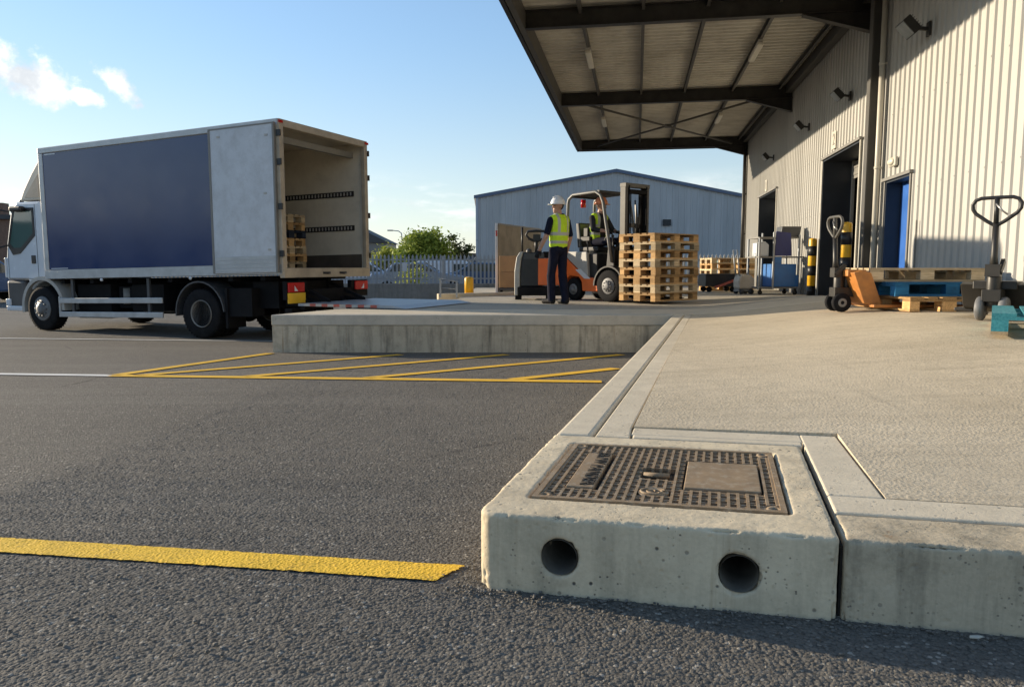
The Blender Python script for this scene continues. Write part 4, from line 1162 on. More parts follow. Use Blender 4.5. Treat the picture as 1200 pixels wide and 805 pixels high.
pallet_jack(3.585, 8.0, rise(3.7, 8.0)-.004, R(1), M['ochre'], (M['blacksteel'], M['steelbrown']), (M['rubber'], M['trimgrey']), 'worn orange hand pallet truck with its forks under the stack holding the blue pallet', 1.0, .02)
pallet_jack(4.06, 6.22, rise(4.06, 6.22)-.004, R(44), M['blacksteel'], (M['blacksteel'], M['black']), (M['rimgrey'], M['trimgrey']), 'dark hand pallet truck with an upright loop handle at the right behind the teal pallet', 1.0, .02, .30, .68)

# ------------------------------------------------------------------ bollards
def bollard(x, y, z, h, r, label, striped):
    e = empty('bollard', (x, y, z), 0, label, 'bollard', 'striped bollards at the roller door' if striped else None)
    mb = MB(); mb.lathe([(r, 0), (r, h-r*.5), (r*.92, h-r*.25), (r*.7, h-.01), (0, h)], (0, 0, 0), 'Z', 24); mb.build('post', M['yellow'], e)
    if striped:
        for a, b in ((.0, .17), (.35, .52), (.69, .86)):
            m2 = MB(); m2.lathe([(r+.002, h*a), (r+.002, h*b)], (0, 0, 0), 'Z', 24); m2.build('black_band', M['black'], e)
    else:
        m2 = MB(); m2.b2(-r*1.6, r*1.6, -r*1.6, r*1.6, 0, .02); m2.build('base_plate', M['yellow'], e)
bollard(6.40, 15.85, rise(6.4, 15.85)-.004, 1.22, .085, 'yellow and black striped bollard standing free between the cart and the large door', True)
bollard(5.56, 12.4, rise(5.56, 12.4)-.004, 1.22, .085, 'yellow and black striped bollard behind the orange pallet truck', True)
bollard(-.95, 16.4, .02, .40, .10, 'short plain yellow bollard behind the tail lift', False)

# ------------------------------------------------------------------ shelf cart and neighbours
def cart():
    e = empty('shelf_cart', (6.08, 17.3, 0.0), R(6), 'blue wheeled shelf cart with grey posts by the warehouse wall', 'cart')
    mb = MB()
    for x, hh in ((-.48, 1.30), (-.14, 1.42), (.46, 1.36)):
        for y in (-.3, .3): mb.b2(x-.018, x+.018, y-.018, y+.018, .12, hh)
    mb.build('post', M['galv'], e)
    for z, x0, x1 in ((.16, -.5, .48), (.86, -.5, .60), (1.30, -.5, .48)):
        mb = MB(); mb.b2(x0, x1, -.31, .31, z-.02, z+.012); mb.build('shelf', M['trimgrey'], e)
    mb = MB(); mb.b2(-.12, .40, -.33, .28, .18, .70); mb.b2(.40, .47, -.33, .28, .18, .45); mb.build('bin_panel', M['bluep'], e, .01)
    mb = MB(); mb.prism([(-.12, .88), (.28, .88), (.24, 1.40), (-.10, 1.44)], -.33, -.30, 'Y'); mb.build('back_panel', M['navy'], e)
    mb = MB(); mb.b2(-.12, .04, -.33, -.31, .70, .86); mb.build('side_strip', M['bluep'], e)
    for x in (-.42, .42):
        for y in (-.26, .26):
            mb = MB(); mb.cyl((x, y-.02, .05), (x, y+.02, .05), .05, 12); mb.b2(x-.02, x+.02, y-.03, y+.03, .07, .14); mb.build('caster', M['blacksteel'], e)
    c = MB(); c.prism([(-.22, 0), (.22, 0), (.25, .24), (-.19, .24)], -.17, .17, 'Y'); o = c.build('plastic_crate', M['rubgrey'], None, .01); o.location = (6.38, 17.28, 1.315); tag(o, 'dark grey crate on the top shelf of the blue cart', 'crate')
    c = MB(); c.prism([(-.14, 0), (.14, 0), (.14, .26), (.05, .34), (-.14, .30)], -.15, .15, 'Y'); o = c.build('paper_carton', M['white'], None, .01); o.location = (5.74, 17.2, .875); tag(o, 'white carton on the middle shelf of the blue cart', 'carton')
cart()
# floor machine / sack truck in front of the far pallets
e = empty('floor_cleaner', (5.42, 17.4, 0), R(10), 'cream coloured floor cleaning machine between the pallets and the blue cart', 'floor cleaner')
mb = MB(); mb.prism([(-.16, .12), (.2, .12), (.22, .36), (.10, .46), (-.12, .46), (-.18, .3)], -.16, .16, 'Y'); mb.build('tank', M['beige'], e, .04, 3)
for x in (-.1, .14):
    for y in (-.14, .14): mb = MB(); mb.cyl((x, y-.02, .06), (x, y+.02, .06), .06, 12); mb.build('wheel', M['rubgrey'], e)
mb = MB(); mb.b2(-.16, .18, -.13, .13, .06, .13); mb.build('base', M['trimgrey'], e)
mb = MB(); mb.tube([(-.14, -.1, .42), (-.22, -.1, 1.02), (-.22, .1, 1.02), (-.14, .1, .42)], .014, 6); mb.build('push_handle', M['galv'], e)
e = empty('low_trolley', (5.25, 18.9, 0), R(4), 'low black box trolley with a red tilted flap in front of the far pallets', 'trolley')
mb = MB(); mb.b2(-.42, .42, -.3, .3, .14, .46); mb.build('box', M['black'], e, .01)
mb = MB(); mb.bar((-.20, -.36, .12), (.30, -.36, .30), .10, .05); mb.build('flap', M['pinkred'], e)
for x in (-.3, .3):
    for y in (-.22, .22): mb = MB(); mb.cyl((x, y-.02, .07), (x, y+.02, .07), .07, 12); mb.build('wheel', M['rubber'], e)
e = empty('green_cabinet', (6.35, 22.0, 0), 0, 'green metal frame cabinet left of the far pallet stack', 'cabinet')
mb = MB(); mb.b2(-.3, .3, -.3, .3, 0.06, .55); mb.build('body', M['chassis'], e)
mb = MB(); mb.b2(-.34, .34, -.34, .34, .55, .80); mb.build('hood', M['greenp'], e, .01)
mb = MB()
for x in (-.33, .33):
    for y in (-.33, .33): mb.b2(x-.025, x+.025, y-.025, y+.025, 0, .78)
mb.b2(-.36, .36, -.36, -.33, .77, .82); mb.build('frame', M['galv'], e)

# ------------------------------------------------------------------ forklift
def forklift():
    r = empty('forklift', (2.12, 13.78, 0), R(-50), 'orange and grey forklift carrying a stack of pallets', 'forklift')
    mb = MB(); mb.prism([(-1.36, .22), (-1.40, .55), (-1.34, .80), (-1.25, .86), (-.66, .45), (-.30, .42), (-.30, .18), (-.72, .18), (-.74, .36), (-.82, .45), (-1.05, .47), (-1.16, .40), (-1.18, .22)], -.43, .43, 'Y')
    body = mb.build('body', M['orange'], r, .02, 3)
    mb = MB(); mb.prism([(-1.235, .865), (-1.15, .93), (-.62, .92), (-.58, .44), (-.655, .465)], -.42, .42, 'Y'); mb.build('side_cowl', M['greypaint'], r, .02, 3)
    mb = MB(); mb.prism([(-.9, .585), (-.66, .415), (-.50, .415), (-.76, .60)], -.433, -.425, 'Y'); mb.build('side_stripe', M['white'], body)
    mb = MB(); mb.b2(-.60, -.10, -.41, .41, .20, .40); mb.prism([(-.20, .38), (.02, .38), (.02, .95), (-.06, 1.02), (-.14, .95)], -.36, .36, 'Y'); mb.b2(-.72, -.40, -.36, .36, .40, .88); mb.build('floor_cowl', M['black'], r, .015)
    mb = MB(); mb.b2(-1.0, -.50, -.25, .25, .92, 1.02); mb.prism([(-1.05, 1.0), (-.93, 1.0), (-1.0, 1.48), (-1.1, 1.48)], -.24, .24, 'Y'); mb.build('seat', M['black'], r, .03, 3)
    # overhead guard
    mb = MB()
    for y in (-.38, .38):
        mb.tube([(-.02, y, .72), (-.10, y, 1.1), (-.26, y*.97, 1.82), (-.33, y*.96, 1.95), (-.46, y*.95, 2.02), (-1.05, y*.95, 2.0), (-1.16, y*.95, 1.93), (-1.18, y*.96, 1.85), (-1.20, y, .88)], .029, 8)
    gd = mb.build('overhead_guard', M['guardgrey'], r)
    mb = MB()
    for k in range(7): x = -.45-.1*k; mb.b2(x-.02, x+.02, -.35, .35, 1.985, 2.01)
    mb.bar((-.40, -.36, 2.02), (-.40, .36, 2.02), .06, .05); mb.bar((-1.1, -.36, 1.98), (-1.1, .36, 1.98), .06, .05); mb.build('roof_bar', M['black'], gd)
    mb = MB(); mb.cyl((-1.08, -.05, 1.78), (-1.08, -.05, 1.93), .05, 12); mb.build('beacon', M['red'], gd)
    mb = MB(); mb.tube([(-.10, 0, .95), (-.36, 0, 1.16)], .022, 8)
    sw = mb.build('steering_column', M['black'], r)
    mb = MB(); c = Vector((-.37, 0, 1.17)); a = Vector((0, 1, 0)); b = Vector((.62, 0, .78)).normalized()
    mb.tube([c + (a*math.cos(t)+b*math.sin(t))*.17 for t in [2*math.pi*k/20 for k in range(20)]], .014, 8, closed=True); mb.bar(c-a*.16, c+a*.16, .03, .015); mb.build('steering_wheel', M['black'], sw)
    mb = MB(); mb.tube([(-.16, -.30, .9), (-.18, -.31, 1.20)], .012, 6); mb.ball((-.18, -.31, 1.22), .03, 6); mb.tube([(-.12, -.24, .9), (-.13, -.24, 1.18)], .012, 6); mb.ball((-.13, -.24, 1.2), .03, 6); mb.build('control_lever', M['black'], r)
    mb = MB(); mb.tube([(-.62, -.38, .9), (-.62, -.40, 1.12), (-.72, -.40, 1.16)], .018, 6); mb.b2(-.78, -.55, -.42, -.33, 1.12, 1.2); mb.b2(-.70, -.60, -.42, -.35, 1.2, 1.36); mb.build('arm_rest', M['black'], r, .008)
    # wheels
    for y in (-1, 1):
        wheel(r, 0, y*.40, .29, .20, y, .52, M['rimgrey'], 'front'); wheel(r, -.96, y*.36, .21, .15, y, .5, M['rimgrey'], 'front')
        arc = [(.34*math.cos(R(q)), .29+.34*math.sin(R(q))) for q in range(30, 181, 15)]
        m2 = MB()
        for (p, q) in zip(arc, arc[1:]): m2.prism([p, q, (q[0]*1.08, .29+(q[1]-.29)*1.08), (p[0]*1.08, .29+(p[1]-.29)*1.08)], y*.29, y*.50, 'Y')
        m2.build('fender', M['black'], r)
    # mast
    mb = MB()
    for y in (-.30, .30):
        s = 1 if y > 0 else -1
        mb.b2(.12, .24, y, y+s*.028, .05, 2.10); mb.b2(.12, .14, y-s*.05, y, .05, 2.10); mb.b2(.22, .24, y-s*.05, y, .05, 2.10)
    mb.b2(.11, .25, -.33, .33, 2.06, 2.13); mb.b2(.11, .14, -.29, .29, 1.35, 1.43); mb.b2(.11, .14, -.29, .29, .30, .42)
    ms = mb.build('mast', M['mastgrey'], r, .004)
    mb = MB()
    for y in (-.225, .225):
        s = 1 if y > 0 else -1
        mb.b2(.15, .26, y, y+s*.028, .08, 2.09); mb.b2(.15, .17, y-s*.04, y, .08, 2.09)
    mb.b2(.15, .26, -.25, .25, 1.95, 2.02); mb.build('inner_mast', M['chassis'], ms, .003)
    mb = MB()
    for y in (-.19, .19): mb.cyl((.12, y, .15), (.12, y, 1.55), .024, 12); mb.cyl((.12, y, 1.55), (.12, y, 1.98), .016, 10)
    mb.build('lift_cylinder', M['chassis'], ms)
    mb = MB()
    for y in (-.13, .13): mb.b2(.19, .20, y-.010, y+.010, .6, 2.0); mb.cyl((.19, y-.02, 1.98), (.19, y+.02, 1.98), .04, 12)
    mb.build('lift_chain', M['chassis'], ms)
    mb = MB(); mb.tube([(.16, .05, .9), (.17, .06, 1.4), (.10, .10, 1.85), (.13, .12, 1.6), (.14, .14, .8)], .014, 6); mb.tube([(.05, .30, 1.9), (.0, .36, 1.7), (.02, .34, 1.3)], .012, 6); mb.build('hose', M['black'], ms)
    mb = MB(); mb.b2(.27, .305, -.42, .42, .12, .20); mb.b2(.27, .305, -.42, .42, .46, .54)
    for y in (-.40, -.2, 0, .2, .40): mb.b2(.28, .30, y-.015, y+.015, .54, 1.15)
    mb.b2(.28, .30, -.41, .41, 1.15, 1.18); mb.build('load_backrest', M['chassis'], ms)
    for y in (-.22, .22):
        mb = MB(); mb.b2(.31, .345, y-.05, y+.05, .075, .6); mb.prism([(.31, .076), (.345, .076), (1.12, .085), (1.12, .098), (.345, .115), (.31, .115)], y-.05, y+.05, 'Y'); mb.build('fork', M['chassis'], ms)
forklift()

# ------------------------------------------------------------------ ride-on stacker behind the standing worker
e = empty('power_stacker', (.56, 14.75, 0), R(-6), 'black and orange powered pallet stacker with tiller beside the standing worker', 'stacker')
mb = MB(); mb.prism([(-.48, .08), (-.48, .55), (-.44, .82), (-.38, .92), (-.30, .93), (-.34, .80), (-.37, .55), (-.37, .08)], -.36, .36, 'Y'); mb.build('edge_cover', M['greypaint'], e, .02, 3)
mb = MB(); mb.prism([(-.365, .26), (-.365, .55), (-.335, .80), (-.295, .92), (.06, .92), (.06, .26)], -.34, .34, 'Y'); bd = mb.build('body', M['black'], e, .015)
mb = MB(); mb.b2(-.02, .48, -.352, .34, .28, .80); mb.build('side_panel', M['orange'], e, .015)
mb = MB(); mb.b2(.07, .50, -.33, .33, .81, .93); mb.build('rear_cover', M['chassis'], e, .02); mb = MB(); mb.b2(-.42, .50, -.40, .36, .08, .25); mb.build('base', M['chassis'], e, .02)
mb = MB(); mb.b2(-.30, .1, -.345, -.30, .78, .90); mb.ball((-.2, -.3, .93), .06, 6); mb.ball((.0, -.28, .93), .05, 6); mb.build('console', M['rubgrey'], bd, .01)
mb = MB(); mb.tube([(-.06, -.25, .90), (-.06, -.27, 1.18)], .035, 8); ti = mb.build('tiller', M['black'], e)
mb = MB(); mb.tube([(-.06, -.27, 1.12), (-.20, -.27, 1.18), (-.26, -.27, 1.25), (-.22, -.27, 1.32), (-.06, -.27, 1.33), (.12, -.27, 1.32), (.15, -.27, 1.25), (.08, -.27, 1.18)], .025, 8, closed=True); mb.b2(-.12, .02, -.31, -.23, 1.14, 1.26); mb.build('handle_loop', M['black'], ti)
mb = MB(); mb.tube([(-.37, .1, .9), (-.37, .1, 1.42)], .02, 8); mb.build('guard_pole', M['black'], e)
for s in (-1, 1): mb = MB(); mb.b2(-.15+.3*s-.02, -.15+.3*s+.10, -.30, -.2, .0, .079); mb.build('caster', M['rubber'], e)

# cartons on a pallet before the grey panel
e = empty('panel_trolley', (.2, 18.4, 0), 0, 'tall grey plywood panel with a white end post standing behind two cartons', 'panel')
mb = MB(); d = Vector((1.25, 3.0, 0)).normalized()
for i in range(1):
    a = Vector((-.55, -.05, 0)); b = a + d*3.0; p = Vector((-d.y, d.x, 0))*.02
    vs = [a-p, b-p, b+p, a+p]
    mb.add([(v.x, v.y, .12) for v in vs]+[(v.x, v.y, 1.66) for v in vs], [(3,2,1,0), (4,5,6,7), (0,1,5,4), (1,2,6,5), (2,3,7,6), (3,0,4,7)])
mb.build('panel_board', M['ply'], e)
mb = MB(); mb.b2(-.61, -.55, -.10, -.02, 0, 1.70); mb.build('end_post', M['white'], e, .006)
mb = MB(); mb.bar((a.x, a.y, 1.68), (b.x, b.y, 1.68), .06, .04); mb.build('top_rail', M['trimgrey'], e)
mb = MB(); mb.bar((a.x, a.y, .06), (b.x, b.y, .06), .10, .12); mb.build('base_rail', M['trimgrey'], e)
mb = MB(); mb.b2(-.612, -.60, -.09, -.03, 1.38, 1.52); mb.b2(-.60, -.56, -.106, -.10, 1.38, 1.52); mb.build('reflector', M['red'], e)
for z, lab in ((.14, 'brown carton on the trolley base under another carton beside the grey panel'), (.52, 'brown carton on top of another before the grey panel')):
    mb = MB(); mb.b2(-.24, .24, -.24, .24, 0, .375)
    c_ = mb.build('carton', M['cardboard'], None, .008); c_.location = (-.06, 17.95, z); tag(c_, lab, 'carton')
e = empty('carton_dolly', (-.06, 17.95, 0), 0, 'low dark dolly under the two brown cartons', 'dolly')
mb = MB(); mb.b2(-.26, .26, -.26, .26, .08, .135); mb.build('deck', M['rubgrey'], e)
for x in (-.2, .2):
    for y in (-.2, .2): mb = MB(); mb.cyl((x, y-.015, .04), (x, y+.015, .04), .04, 10); mb.build('caster', M['rubber'], e)

# low kerb and rail behind the tail lift
mb = MB(); mb.prism([(-1.55, 15.6), (.6, 16.9), (.6, 17.05), (-1.6, 15.75)], -.1, .07); mb.xf(lambda x, y, z: (x+.5, y-16.3, z)); o = mb.build('kerb_upstand', M['conc_smooth'], None, .01); o.location = (-.5, 16.3, 0)
tag(o, 'low pale concrete upstand behind the short yellow bollard', 'kerb')
e = empty('guard_rail', (-1.35, 15.4, 0), 0, 'thin galvanised guard rail at the end of the dock behind the tail lift', 'guard rail')
for x, hh in ((-.14, .40), (.20, .34)): mb = MB(); mb.b2(x-.018, x+.018, -.018, .018, 0, hh); mb.build('post', M['galv'], e)
mb = MB(); mb.tube([(-.14, 0, .39), (.2, 0, .33)], .012, 6); mb.tube([(-.14, 0, .2), (.2, 0, .18)], .01, 6); mb.build('rail', M['galv'], e)

# ------------------------------------------------------------------ yard boundary
pw_ = MB(); pw_.b2(-9, 9, -.12, .12, 0, .62); o = pw_.build('parapet_wall', M['block_wall'], None, .01); o.location = (-5., 27., -.6)
tag(o, 'long low concrete wall under the palisade fence', 'wall')
fe = empty('palisade_fence', (0, 27., 0.02), 0, 'grey steel palisade fence on top of the low concrete wall', 'fence')
mb = MB(); x = -13.9; random.seed(5)
while x < 13:
    mb.prism([(x-.034, -.0), (x+.034, -.0), (x+.034, .98), (x, 1.06), (x-.034, .98)], -.012, .012, 'Y'); x += .145
mb.build('pale_row', M['galv'], fe)
for z in (.18, .86): mb = MB(); mb.b2(-13.9, 13, .014, .05, z-.025, z+.025); mb.build('rail', M['galv'], fe)
x = -13.5
while x < 13: mb = MB(); mb.b2(x-.045, x+.045, .052, .12, -.6, 1.0); mb.build('post', M['galv'], fe); x += 2.75
# sign plate on fence
mb = MB(); mb.b2(-.09, .09, -.02, -.013, -.16, .16); o = mb.build('fence_notice', M['white']); o.location = (-3.9, 27, .62); tag(o, 'small white notice plate on the palisade fence', 'notice')

def car(x, y, z, rz, paint, label, van=False, s=1.):
    e = empty('parked_van' if van else 'parked_car', (x, y, z), rz, label, 'van' if van else 'car', 'vehicles parked beyond the fence')
    mb = MB()
    if van: prof = [(-2.3, .35), (-2.32, 1.2), (-2.25, 2.0), (.9, 2.02), (1.35, 1.85), (1.75, 1.25), (2.35, 1.0), (2.42, .4)]
    else: prof = [(-2.1, .35), (-2.15, .75), (-2.0, .95), (-1.5, 1.0), (-1.05, 1.4), (.15, 1.42), (.85, 1.0), (1.85, .85), (2.05, .6), (2.05, .35)]
    mb.prism(prof, -.86, .86, 'Y'); b = mb.build('body', paint, e, .08, 3)
    mb = MB()
    for y_ in (-1, 1):
        if van: mb.prism([(.15, 1.25), (.95, 1.25), (1.5, 1.28), (1.2, 1.78), (.15, 1.8)], y_*.855, y_*.868, 'Y')
        else: mb.prism([(-1.25, 1.02), (.65, 1.02), (.12, 1.35), (-1.0, 1.34)], y_*.855, y_*.868, 'Y')
    mb.build('side_window', M['glass'], b)
    mb = MB()
    if van: mb.prism([(1.36, 1.80), (1.72, 1.28), (1.75, 1.30), (1.39, 1.83)], -.72, .72, 'Y')
    else: mb.prism([(.22, 1.40), (.82, 1.03), (.85, 1.05), (.25, 1.43)], -.7, .7, 'Y'); 
    mb.build('windscreen', M['glass'], b)
    if not van: mb = MB(); mb.prism([(-1.1, 1.38), (-1.48, 1.03), (-1.51, 1.06), (-1.13, 1.41)], -.68, .68, 'Y'); mb.build('rear_window', M['glass'], b)
    for xx in (-1.35, 1.4):
        for y_ in (-1, 1): wheel(e, xx, y_*.78, .32, .2, y_, .62, M['greypaint'], 'front')
    for y_ in (-.6, .6):
        hx = 2.36 if van else 2.03; mb = MB(); mb.b2(hx-.03, hx+.05, y_-.16, y_+.16, .68, .82); mb.build('headlight', M['lampglass'], b)
        hx = -2.31 if van else -2.12; mb = MB(); mb.b2(hx-.04, hx+.03, y_-.12, y_+.12, .7, .9); mb.build('tail_light', M['red'], b)
    e.scale = (s, s, s)
car(-4.0, 32, -.6, R(8), M['carsilver'], 'silver blue car parked behind the palisade fence')
car(-6.6, 33, -.6, R(20), M['carwhite'], 'white car parked behind the palisade fence beside the truck')
car(-1.6, 35, -.6, R(170), M['carblue'], 'dark blue car parked behind the fence near the far warehouse')
car(-3.6, 44, -.75, R(0), M['carwhite'], 'white van parked behind the cars beyond the fence', True, .85)
car(-18.6, 26, -.6, R(70), M['carblue'], 'dark blue car parked at the far left beyond the truck cab')

# far warehouse
fw = empty('far_warehouse', (-2.85, 60, -.6), R(2), 'blue grey ribbed metal warehouse with a low gable beyond the fence', 'warehouse')
def gable(x): return 6.75+2.1*(1-abs(x-11.2)/11.2)
mb = MB(); pr = []; x = 0.
while x < 22.4:
    for dx, dy in ((0, 0), (.30, 0), (.34, -.05), (.42, -.05), (.46, 0)): pr.append((min(x+dx, 22.4), dy))
    x += .5
n = len(pr); mb.add([(a, b, 0) for a, b in pr]+[(a, b, gable(a)) for a, b in pr], [(i, i+1, n+i+1, n+i) for i in range(n-1)])
mb.build('gable_wall', M['cladblue'], fw)
mb = MB(); mb.b2(-.0, .1, .06, 30, 0, 6.7); mb.b2(22.3, 22.4, .06, 30, 0, 6.7); mb.build('side_wall', M['cladblue'], fw)
mb = MB(); mb.prism([(-.2, 6.72), (11.2, 8.85), (22.6, 6.72), (22.6, 6.85), (11.2, 8.98), (-.2, 6.85)], -.12, 30, 'Y'); mb.build('roof', M['cladblue'], fw)
mb = MB(); mb.prism([(-.2, 6.60), (11.2, 8.73), (22.6, 6.60), (22.6, 6.86), (11.2, 8.99), (-.2, 6.86)], -.2, -.125, 'Y'); mb.build('verge_trim', M['carblue'], fw)
mb = MB(); mb.b2(-.06, .12, -.12, -.02, 0, 6.7); mb.build('corner_trim', M['carsilver'], fw)
mb = MB(); mb.b2(15.05, 15.7, -.2, -.055, 4.5, 5.0); mb.build('wall_vent', M['black'], fw)

# low far buildings, lamp, trees
e = empty('reflected_building', (-52, -8, -.6), 0, 'unseen long low dark building, added for its reflection in the truck side panel', 'building')  # out of view; added so its reflection darkens the lower blue side panel
mb = MB(); mb.b2(-8, 0, -34, 30, 0, 4.0); mb.build('wall', M['trimgrey'], e)
mb = MB(); mb.b2(-8.2, .2, -34.2, 30.2, 4.0, 4.25); mb.build('roof', M['roofdark'], e)
for k in range(6): mb = MB(); mb.b2(-.0, .06, -30+k*10, -26.5+k*10, .1, 3.2); mb.build('door', M['black'], e)
e = empty('low_shed', (-6., 85, -.6), 0, 'long low shed with a pale lattice front between the tree and the far warehouse', 'shed')
mb = MB(); mb.b2(-3, 4, 0, 8, 0, 2.6); mb.build('wall', M['carblue'], e)
mb = MB(); mb.prism([(-3.3, 2.6), (4.3, 2.35), (4.3, 2.6), (-3.3, 2.95)], -.3, 8.3, 'Y'); mb.build('roof', M['roofdark'], e)
mb = MB()
for k in range(9): x = -2.6+k*.8; mb.bar((x, -.05, 1.4), (x+.4, -.05, 2.3), .08, .1); mb.bar((x+.4, -.05, 2.3), (x+.8, -.05, 1.4), .08, .1)
mb.build('lattice', M['white'], e)
e = empty('far_house', (-20.0, 95, -.6), 0, 'grey pitched roof building right beside the truck in the distance', 'building')
mb = MB(); mb.b2(-5, 4, 0, 8, 0, 4.2); mb.build('wall', M['trimgrey'], e)
mb = MB(); mb.prism([(-5.4, 4.2), (-.5, 6.6), (4.4, 4.2)], -.3, 8.3, 'Y'); mb.build('roof', M['roofdark'], e)
for x in (-3, -.5, 2): mb = MB(); mb.b2(x-.5, x+.5, -.05, .0, 1.8, 3.2); mb.build('window', M['glass'], e)
e = empty('brick_building', (-32.0, 42, -.6), R(10), 'brown brick building with a dark roof seen past the truck cab', 'building')
mb = MB(); mb.b2(-8, 3.4, 0, 8, 0, 3.9); mb.build('wall', M['brick'], e)
mb = MB(); mb.b2(-8.2, 3.6, -.2, 8.2, 3.9, 4.15); rf = mb.build('roof', M['roofdark'], e)
mb = MB(); mb.b2(2.0, 2.7, 1, 1.7, 4.15, 4.9); mb.build('chimney', M['brick'], rf)
for x in (-6, -3.5, -1, 1.6):
    mb = MB(); mb.b2(x-.5, x+.5, -.06, -.0, 1.4, 2.8); w = mb.build('window', M['glass'], e)
    mb = MB(); mb.b2(x-.6, x+.6, -.12, -.0, 1.28, 1.39); mb.build('sill', M['white'], w)
e = empty('street_lamp', (-11.8, 80, -.6), 0, 'tall grey street lamp with a single arm in front of the trees', 'street lamp')
mb = MB(); mb.tube([(0, 0, 0), (0, 0, 4.0), (-.05, 0, 4.75), (-.35, 0, 4.98), (-1.0, 0, 5.05)], [.09, .07, .06, .05, .045], 8); mb.build('pole', M['galv'], e)
mb = MB(); mb.box((-1.25, 0, 5.05), (.62, .22, .14)); mb.build('lamp_head', M['greypaint'], e, .04)

def tree(x, y, z, h, blobs, leafm, n, label, ls=.16, seed=1):
    random.seed(seed)
    e = empty('broadleaf_tree', (x, y, z), 0, label, 'tree', 'trees beyond the fence')
    mb = MB(); mb.tube([(0, 0, 0), (.05, 0, h*.25), (-.03, .05, h*.5)], [.22, .17, .1], 8)
    for b in blobs: mb.tube([(0, 0, h*.28), (b[0]*.5, b[1]*.5, (h*.3+b[2])/2), (b[0], b[1], b[2])], [.11, .07, .025], 6)
    mb.build('trunk', M['bark'], e)
    vs = []; fs = []; tot = sum(b[3]**2 for b in blobs)
    for b in blobs:
        # leafy clumps through the blob
        nc = max(6, int(n*b[3]**2/tot/14))
        for c in range(nc):
            d = Vector((random.gauss(0, 1), random.gauss(0, 1), random.gauss(0, 1))).normalized()*b[3]*(random.random()**.45)
            d.z *= .85; cc = Vector(b[:3])+d; cr = random.uniform(.16, .42)
            for k in range(14):
                p = cc + Vector((random.gauss(0, cr), random.gauss(0, cr), random.gauss(0, cr*.8)))
                a = Vector((random.gauss(0, 1), random.gauss(0, 1), random.gauss(0, .6))).normalized(); q = a.cross(Vector((random.random(), random.random(), random.random()))).normalized()
                L = ls*random.uniform(.6, 1.3); i = len(vs)
                vs += [p-a*L, p+q*L*.5, p+a*L, p-q*L*.5]; fs.append((i, i+1, i+2, i+3))
    mb = MB(); mb.add(vs, fs); mb.build('crown', leafm, e)
tree(-8.4, 72, -.6, 5.2, [(0, 0, 3.0, 1.6), (-1.5, .3, 2.7, 1.3), (1.3, -.2, 2.8, 1.3), (.5, .2, 4.0, 1.0), (-.8, -.2, 3.8, 1.0), (-2.1, 0, 1.8, 1.0), (1.7, 0, 1.7, 1.1), (0, -.4, 1.7, 1.4)], M['leaf'], 12000, 'large round green tree beyond the fence', .17, 2)
tree(-12.6, 76, -.6, 3.4, [(0, 0, 2.2, 1.1), (-.9, 0, 1.7, .9), (1.0, 0, 1.9, .9), (1.6, .2, 2.8, .6)], M['leafyel'], 3800, 'smaller yellow green tree left of the large one beside the street lamp', .16, 4)
tree(-5.6, 74, -.6, 4.4, [(-.2, 0, 3.9, .35), (.1, 0, 2.9, .6), (.9, 0, 2.5, .4), (.0, 0, 1.9, .8), (1.3, 0, 3.0, .25)], M['leafdark'], 900, 'thin sparse dark tree right of the large round one', .2, 6)
random.seed(9)
e = empty('shrub', (-3.75, 28., -.0), 0, 'small pale green shrub showing through the fence', 'shrub')
vs = []; fs = []
for k in range(500):
    p = Vector((random.gauss(0, .28), random.gauss(0, .2), abs(random.gauss(.25, .2)))); a = Vector((random.gauss(0, 1), random.gauss(0, 1), random.gauss(0, 1))).normalized(); q = a.orthogonal().normalized(); i = len(vs); L = .06
    vs += [p-a*L, p+q*L*.5, p+a*L, p-q*L*.5]; fs.append((i, i+1, i+2, i+3))
mb = MB(); mb.add(vs, fs); mb.build('foliage', M['leafyel'], e)
mb = MB(); mb.tube([(0, 0, -.6), (0, 0, .3)], .03, 6); mb.build('stem', M['bark'], e)

